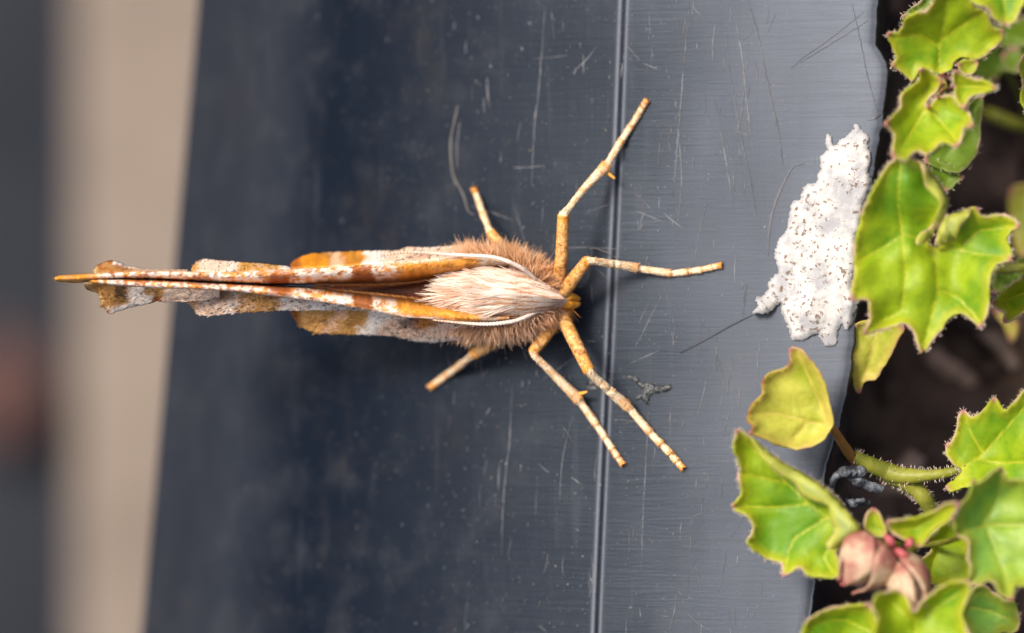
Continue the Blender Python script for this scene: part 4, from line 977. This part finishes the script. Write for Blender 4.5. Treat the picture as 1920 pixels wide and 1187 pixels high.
obj('body', mesh_from('body', BV, [grid_faces(60, 28, wrap=True)], bc), M['moth'], moth)

# fur
def body_pt(x, a, lift=1.0):
    y = np.interp(x, bx, by); r = np.interp(x, bx, br) * S; z = np.interp(x, bx, bz); rz = np.interp(x, bx, brz)
    c = WM(x, y, z); nrm = np.stack([np.zeros_like(x), np.cos(a) / (r + 1e-3), np.sin(a) / (rz + 1e-3)], -1); nrm /= np.linalg.norm(nrm, axis=1)[:, None]
    return c + np.stack([np.zeros_like(x), r * np.cos(a), rz * np.sin(a)], -1) * lift, nrm
furs = []
# dorsal tuft: long cream hairs sweeping back and converging
n = 9000
x = 855 + 200 * rng.beta(1.4, 1.2, n); hw = np.interp(x, [850, 900, 960, 1000, 1030, 1056], [40, 48, 45, 36, 22, 4]); lat = np.clip(rng.normal(0, 0.5, n), -1, 1); a = np.arccos(np.clip(lat * hw / np.interp(x, bx, br), -1, 1))
P, Nr = body_pt(x, a)
P[:, 2] += 0.07 * smooth(860, 960, x) * (1 - 0.8 * np.abs(lat)) + 0.015
crest = np.exp(-((x - 1000) / 45) ** 2)
k = -lat
clump = fbm(x / 16, a * 9, 2) - 0.5
dr = np.stack([-np.ones(n), np.cos(a) * 0.30 + clump * 0.8 + rng.normal(0, .06, n), 0.10 + 0.18 * rng.random(n) - 0.10 * smooth(960, 860, x)], -1)
L = rng.uniform(22, 46, n) * S * (0.55 + 0.6 * smooth(1060, 960, x)) * (1 + 0.75 * smooth(920, 860, x) * (1 - np.abs(lat)) * rng.random(n))
strk = fbm(x / 34, a * 22, 2)[:, None]
c0 = mixc(np.array([0.88, 0.76, 0.64])[None], np.array([0.58, 0.26, 0.10])[None], np.clip((strk[:, 0] - 0.46) * 5, 0, 1) * 0.85) * rng.uniform(0.8, 1.1, (n, 1))
c0 = mixc(c0, np.array([0.42, 0.23, 0.15]), 0.65 * np.exp(-(((x - 925) / 14) ** 2 + (k / 0.13) ** 2)))
c0 = mixc(c0, np.array([0.50, 0.30, 0.20]), 0.4 * smooth(0.6, 1.0, np.abs(k)))
c1 = np.clip(mixc(c0, np.array([0.84, 0.76, 0.70]), 0.6 * rng.random(n)), 0, 0.86)
bend = np.stack([np.zeros(n), -np.cos(a) * 0.02 + clump * 0.02, -0.035 - 0.02 * smooth(950, 860, x)], -1)
furs.append(strands(P, dr, np.tile([0, 0.15, 1.0], (n, 1)) + rng.normal(0, .3, (n, 3)), L, rng.uniform(1.2, 2.1, n) * S, c0, c1, bend))
# cream collar converging on the head
n = 2600
x = 985 + 72 * rng.random(n); hw = np.interp(x, [985, 1000, 1030, 1058], [38, 34, 20, 3]); lat = np.clip(rng.normal(0, .5, n), -1, 1); a = np.arccos(np.clip(lat * hw / np.interp(x, bx, br), -1, 1)); P, Nr = body_pt(x, a); P[:, 2] += 0.06 * (1 - 0.8 * np.abs(lat)) + 0.01
dr = np.stack([-np.ones(n), -np.cos(a) * 0.5 * 0 + rng.normal(0, .25, n), np.full(n, 0.35)], -1)
c0 = np.array([0.76, 0.64, 0.56]) * rng.uniform(0.8, 1.1, (n, 1)); c0 = mixc(c0, np.array([0.66, 0.42, 0.28]), 0.6 * speck(x, a * 30, 9, 9, 0.55, 2))
furs.append(strands(P, dr, np.tile([0, 0.1, 1.0], (n, 1)) + rng.normal(0, .3, (n, 3)), rng.uniform(12, 24, n) * S, rng.uniform(1.4, 2.4, n) * S, c0, np.clip(c0 * 1.08, 0, 0.86), np.tile([0, 0, -0.015], (n, 1))))
# fluffy sides
n = 15000
sd = rng.choice([-1, 1], n); x = np.where(rng.random(n) < 0.75, rng.uniform(870, 1050, n), rng.uniform(830, 900, n)); al = rng.uniform(-0.7, 0.62, n); al = np.where((x > 965) & (rng.random(n) < 0.35), rng.uniform(0.3, 1.05, n), al); a = np.where(sd > 0, al, math.pi - al)
P, Nr = body_pt(x, a)
cl = np.stack([fbm(x / 12, al * 7 + sd, 2) - 0.5, fbm(x / 12 + 50, al * 7 + sd, 2) - 0.5, fbm(x / 12 + 90, al * 7, 2) - 0.5], -1)
fwd = smooth(960, 1050, x) * 1.0 - smooth(940, 840, x) * 0.9 
dr = Nr * 1.0 + np.stack([fwd * 0.9, np.zeros(n), np.zeros(n)], -1) + cl * 1.9 + rng.normal(0, .22, (n, 3))
dr[:, 2] = dr[:, 2] * 0.6
L = rng.uniform(7, 24, n) * S * (0.62 + 0.6 * smooth(1060, 1000, x)); L = np.where(rng.random(n) < 0.05, L * 1.45, L)
pinkish = np.array([0.84, 0.45, 0.22]); brn = np.array([0.66, 0.26, 0.04]); gry = np.array([0.90, 0.68, 0.48])
pn = fbm(x / 30, al * 4 + sd * 3, 2)
c0 = mixc(pinkish[None], brn[None], np.clip((pn - 0.45) * 4, 0, 1)); c0 = np.where((sd > 0)[:, None], mixc(c0, brn, np.full(n, 0.35)), mixc(c0, np.array([0.62, 0.42, 0.32]), np.full(n, 0.4)))
c0 = c0 * rng.uniform(0.5, 1.2, (n, 1)); c1 = mixc(c0, gry, 0.1 + 0.7 * rng.random(n)); c0 = c0 * 0.8
furs.append(strands(P, dr, rng.normal(0, 1, (n, 3)) + [0, 0, 1.2], L, rng.uniform(0.9, 1.7, n) * S, c0, c1, rng.normal(0, .012, (n, 3)) + [0, 0, -0.01]))
# brown ruff behind the head
n = 2600
sd = rng.choice([-1, 1], n); x = rng.uniform(1005, 1068, n); al = rng.uniform(-0.9, 0.75, n); a = np.where(sd > 0, al, math.pi - al)
P, Nr = body_pt(x, a); dr = Nr + np.stack([rng.uniform(-0.3, 0.8, n), rng.normal(0, .2, n), rng.normal(0, .25, n)], -1)
c0 = mixc(brn[None] * 1.1, np.array([0.58, 0.33, 0.16])[None], rng.random(n)); furs.append(strands(P, dr, rng.normal(0, 1, (n, 3)) + [0, 0, 1.2], rng.uniform(9, 24, n) * S, rng.uniform(0.9, 1.6, n) * S, c0, c0 * 1.25, rng.normal(0, .01, (n, 3))))
# dark hair in the cleft at the end of the tuft and along the wing inner edges
n = 900
x = rng.uniform(600, 850, n); sd = rng.choice([-1, 1], n); yy = np.where(sd > 0, np.interp(x, *up_in), np.interp(x, *lo_in)); P = WM(x, yy, np.interp(x, *ZI) + 0.02)
dr = np.stack([-np.ones(n), -sd * rng.uniform(0.0, 0.5, n), rng.uniform(0, 0.3, n)], -1); c0 = mixc(BROWN[None], TAN[None], rng.random(n) * 0.8)
furs.append(strands(P, dr, np.tile([0, 0, 1.0], (n, 1)), rng.uniform(8, 20, n) * S, 1.3 * S, c0, c0 * 1.3))
V, F, C = join(furs)
obj('fur', mesh_from('fur', V, F, C), M['moth_hair'], moth, kind='stuff')

# palps and eyes
for dy, ln in ((-7, 1.0), (8, 1.0)):
    P = catmull([(1046, 562 + dy * 1.1), (1060, 563 + dy), (1074, 564 + dy * 0.95), (1086, 565 + dy * 0.6)], 2); n = len(P); t = np.linspace(0, 1, n)
    V, F = tube(WM(P[:, 0], P[:, 1], np.interp(t, [0, 0.5, 1], [0.26, 0.25, 0.20])), S * np.interp(t, [0, 0.3, 0.75, 1], [6.5, 8.8, 7.6, 3.2]), 12)
    obj('palp', mesh_from('palp', V + (rng.random(V.shape) - 0.5) * 0.002, F), M['palp'], moth)
for sy in (-1, 1):
    c = WM(1046, 562 + sy * 20, 0.17); v = ico_v
    bm = bmesh.new(); bmesh.ops.create_icosphere(bm, subdivisions=3, radius=1); V = np.array([q_.co[:] for q_ in bm.verts]); F = np.array([[q_.index for q_ in f.verts] for f in bm.faces]); bm.free()
    obj('eye', mesh_from('eye', V * [0.032, 0.028, 0.036] + c, [F]), M['eye'], moth)

# antennae
def antenna(pts, zs, rad):
    P = catmull(pts, 2); n = len(P); t = np.linspace(0, 1, n); zz = np.interp(t, np.linspace(0, 1, len(zs)), zs)
    s = np.concatenate([[0], np.cumsum(np.linalg.norm(np.diff(P, axis=0), axis=1))])
    R = np.interp(t, np.linspace(0, 1, len(rad)), rad) * S * (1 + 0.22 * np.sin(s * 1.0) * smooth(0.15, 0.5, t))
    C3 = WM(P[:, 0], P[:, 1], zz); V, F = tube(C3, R, 10)
    tt = np.concatenate([np.repeat(t, 10), [0, 1]]); ss = np.concatenate([np.repeat(s, 10), [0, s[-1]]])
    side = np.concatenate([np.tile(np.sin(np.linspace(0, 2 * math.pi, 10, endpoint=False)), n), [0, 0]])
    c = mixc(np.tile(np.array([0.80, 0.68, 0.58]), (len(V), 1)), TAN, np.clip(0.75 * smooth(0.1, -0.6, side) + 0.35 * smooth(0.45, 0.85, tt), 0, 1)); c = mixc(c, RUST, 0.7 * smooth(0.6, 0.95, tt) * (np.sin(ss * 1.0) > 0.2))
    obj('antenna', mesh_from('antenna', V, F, c), M['moth'], moth)
antenna([(1024, 540), (1008, 527), (990, 511), (968, 497), (940, 486), (915, 481), (880, 479), (840, 477), (800, 474), (760, 473), (735, 476), (717, 479)], [0.30, 0.38, 0.43, 0.46, 0.47, 0.47, 0.47, 0.46, 0.46, 0.46, 0.46, 0.46], [2.6, 3.6, 4.0, 4.0, 3.8, 3.6, 3.2, 2.9, 2.6, 2.3, 1.9, 1.0])
antenna([(1028, 574), (1015, 580), (1000, 588), (985, 595), (965, 602), (940, 606), (915, 608), (885, 607), (850, 604), (812, 600)], [0.30, 0.36, 0.40, 0.43, 0.45, 0.46, 0.46, 0.455, 0.45, 0.44], [2.6, 3.6, 4.0, 4.0, 3.8, 3.4, 3.0, 2.6, 2.2, 1.2])

# legs: one continuous surface each, with the segments of the tarsus stepping in
def leg(nodes, spur=None, knee=1, ankle=2, label=None):
    """nodes: (px, py, height above plastic, radius px, segment id)"""
    P2 = np.array([(a[0], a[1]) for a in nodes], float)
    d = np.concatenate([[0], np.cumsum(np.linalg.norm(np.diff(P2, axis=0), axis=1))]); n = int(d[-1] / 1.5); s = np.linspace(0, d[-1], n)
    X = np.interp(s, d, P2[:, 0]); Y = np.interp(s, d, P2[:, 1])
    kk = np.array([1, 3, 4, 3, 1.0]); kk /= kk.sum()
    Xs = np.convolve(np.pad(X, 2, 'edge'), kk, 'valid'); Ys = np.convolve(np.pad(Y, 2, 'edge'), kk, 'valid')
    H = np.interp(s, d, [a[2] for a in nodes]); R = np.interp(s, d, [a[3] for a in nodes])
    kd = d[knee]; ad = d[ankle]; end = d[-1]
    # tarsus: five segments, each flaring toward its tip
    b = ad + (end - ad) * np.array([0, 0.40, 0.60, 0.76, 0.88, 1.0])
    seg = np.clip(np.searchsorted(b, s, 'right') - 1, 0, 4); u = (s - b[seg]) / (b[seg + 1] - b[seg])
    tars = s > ad
    R = np.where(tars, R * (0.86 + 0.24 * u), R)
    un = np.where(s < kd, s / kd, np.clip((s - kd) / (ad - kd), 0, 1))
    R = np.where(~tars & (s >= kd), R * (0.85 + 0.3 * un ** 2), R)
    R = 1.08 * R * (1 + 0.06 * (vnoise(s / 3, s * 0) - 0.5))
    zz = rim_top(Xs, Ys) + np.maximum(H, R * S * 0.92)
    C3 = W(Xs, Ys, zz); sides = 14
    V, F = tube(C3, R * S, sides)
    sv = np.concatenate([np.repeat(s, sides), [0, end]]); thv = np.concatenate([np.tile(np.arange(sides), n), [0, 0]]); tv = np.concatenate([np.repeat(tars, sides), [False, True]]); uv = np.concatenate([np.repeat(np.where(tars, u, un), sides), [0, 1]])
    fem = sv < kd
    def colour(sv, thv, fem, tv, uv):
        q = nodes[0][0] * 1.7
        c = np.tile(np.array([0.87, 0.73, 0.52]), (len(sv), 1))
        c = mixc(c, ORANGE * 0.95, 0.6 * speck(sv, thv * 2.2, 5, 2.6, 0.63, q)); 
        c = mixc(c, GOLD * 1.05, np.where(fem, 0.75, 0.12)); c = mixc(c, ORANGE * 0.7, np.where(fem, 0.5, 0) * speck(sv, thv * 2.2, 7, 3, 0.56, q + 1)); c = mixc(c, BROWN, np.where(fem, 0.75, 0.25) * speck(sv, thv * 2.2, 3.5, 2.0, 0.66, q + 2))
        c = mixc(c, ORANGE * 1.05, 0.55 * smooth(0.72, 1.0, uv) * (~fem)); c = mixc(c, ORANGE, 0.6 * fem * smooth(0.82, 1.0, uv))
        c = mixc(c, BROWN, 0.6 * (tv & (uv > 0.97)))
        last = sv > end - 12; c = mixc(c, ORANGE, 0.7 * last)
        return c
    C = colour(sv, thv, fem, tv, uv)
    o_ = obj('leg', mesh_from('leg', V, F, C), M['moth'], moth)
    if label: o_['label'] = label
    if spur:
        for sp in spur:
            P = catmull([sp[0], ((sp[0][0] + sp[1][0]) / 2, (sp[0][1] + sp[1][1]) / 2), sp[1]], 1.5); m = len(P); t = np.linspace(0, 1, m)
            zz2 = np.interp(t, [0, 1], [np.interp(ad, s, zz), float(rim_top(*sp[1])[0]) + sp[2]])
            V2, F2 = tube(W(P[:, 0], P[:, 1], zz2), S * np.interp(t, [0, .3, 1], [5.5, 4.4, 2.0]), 8)
            obj('spur', mesh_from('spur', V2, F2, np.tile(GOLD * 1.05, (len(V2), 1))), M['moth'], o_)
    # lying scales
    m = int(end * 6); i = rng.integers(0, n - 1, m); a = rng.uniform(0, 2 * math.pi, m)
    Tn = np.gradient(C3, axis=0)[i]; Tn /= np.linalg.norm(Tn, axis=1)[:, None]
    A = np.cross(Tn, [0, 0, 1.0]); A /= np.linalg.norm(A, axis=1)[:, None] + 1e-9; B = np.cross(A, Tn)
    rd = np.cos(a)[:, None] * A + np.sin(a)[:, None] * B
    cc = colour(s[i], a / (2 * math.pi) * sides, s[i] < kd, tars[i], np.where(tars, u, un)[i]) * rng.uniform(0.75, 1.2, (m, 1))
    P3 = C3[i] + rd * (R[i] * S * 1.0)[:, None]
    V3, F3, C3c = strands(P3, Tn + rd * rng.uniform(0.04, 0.35, (m, 1)) + rng.normal(0, .08, (m, 3)), rd, rng.uniform(3, 6.5, m) * S, rng.uniform(1.1, 2.0, m) * S, np.clip(cc, 0, .88), rows=3)
    obj('leg_scales', mesh_from('leg_scales', V3, F3, C3c), M['moth_flake'], o_, kind='stuff')
    return o_
leg([(1046, 530, .20, 11.5), (1053, 480, .26, 11), (1056, 404, .30, 10), (1062, 396, .28, 6.5), (1095, 354, .19, 7), (1136, 312, .09, 9), (1142, 303, .07, 6.5), (1165, 264, .03, 6), (1190, 226, .0, 5.6), (1213, 187, .0, 5.2)], knee=2, ankle=5, spur=[((1134, 320), (1153, 335), 0.08)], label='middle leg bent outward with a pale spur')
leg([(1056, 548, .20, 12), (1080, 516, .24, 11), (1101, 489, .26, 9.5), (1110, 489, .25, 7.5), (1150, 495, .15, 7.5), (1192, 502, .07, 7.5), (1200, 504, .055, 6.5), (1262, 513, .01, 6), (1310, 507, .0, 5.6), (1354, 497, .0, 5.2)], knee=2, ankle=5, label='front leg stretched straight ahead')
leg([(1056, 596, .18, 12), (1075, 636, .22, 12), (1104, 695, .24, 10.5), (1108, 701, .23, 8), (1140, 730, .14, 8.5), (1176, 762, .06, 8.5), (1182, 768, .05, 7), (1225, 818, .01, 6.6), (1255, 848, .0, 6.4), (1281, 879, .0, 5.6)], knee=2, ankle=5, label='front leg reaching forward past the seam')
leg([(1034, 612, .18, 12), (1018, 634, .22, 12), (1000, 659, .25, 9.5), (1004, 668, .24, 7), (1040, 704, .15, 7.5), (1084, 748, .06, 9), (1089, 755, .05, 6.8), (1125, 806, .01, 6.2), (1150, 845, .0, 5.8), (1168, 871, .0, 5.2)], knee=2, ankle=5, spur=[((1078, 741), (1101, 735), 0.09)], label='middle leg bent at a sharp knee')
leg([(945, 470, .16, 11), (932, 452, .20, 10), (920, 436, .20, 8.5), (916, 428, .19, 6), (911, 414, .15, 5.6), (905, 400, .10, 5.8), (903, 395, .09, 5.2), (897, 376, .03, 5.2), (893, 365, .01, 5.0), (888, 353, .0, 5.0)], knee=2, ankle=5, label='short hind leg tip pointing back')
leg([(938, 630, .14, 11), (912, 650, .18, 11), (888, 664, .17, 10.5), (883, 668, .15, 7), (872, 677, .12, 6.6), (860, 687, .08, 6.6), (856, 690, .07, 6.4), (838, 703, .02, 6.4), (822, 715, .01, 6.2), (806, 727, .0, 5.8)], knee=2, ankle=5, label='hind leg angled back below the wings')
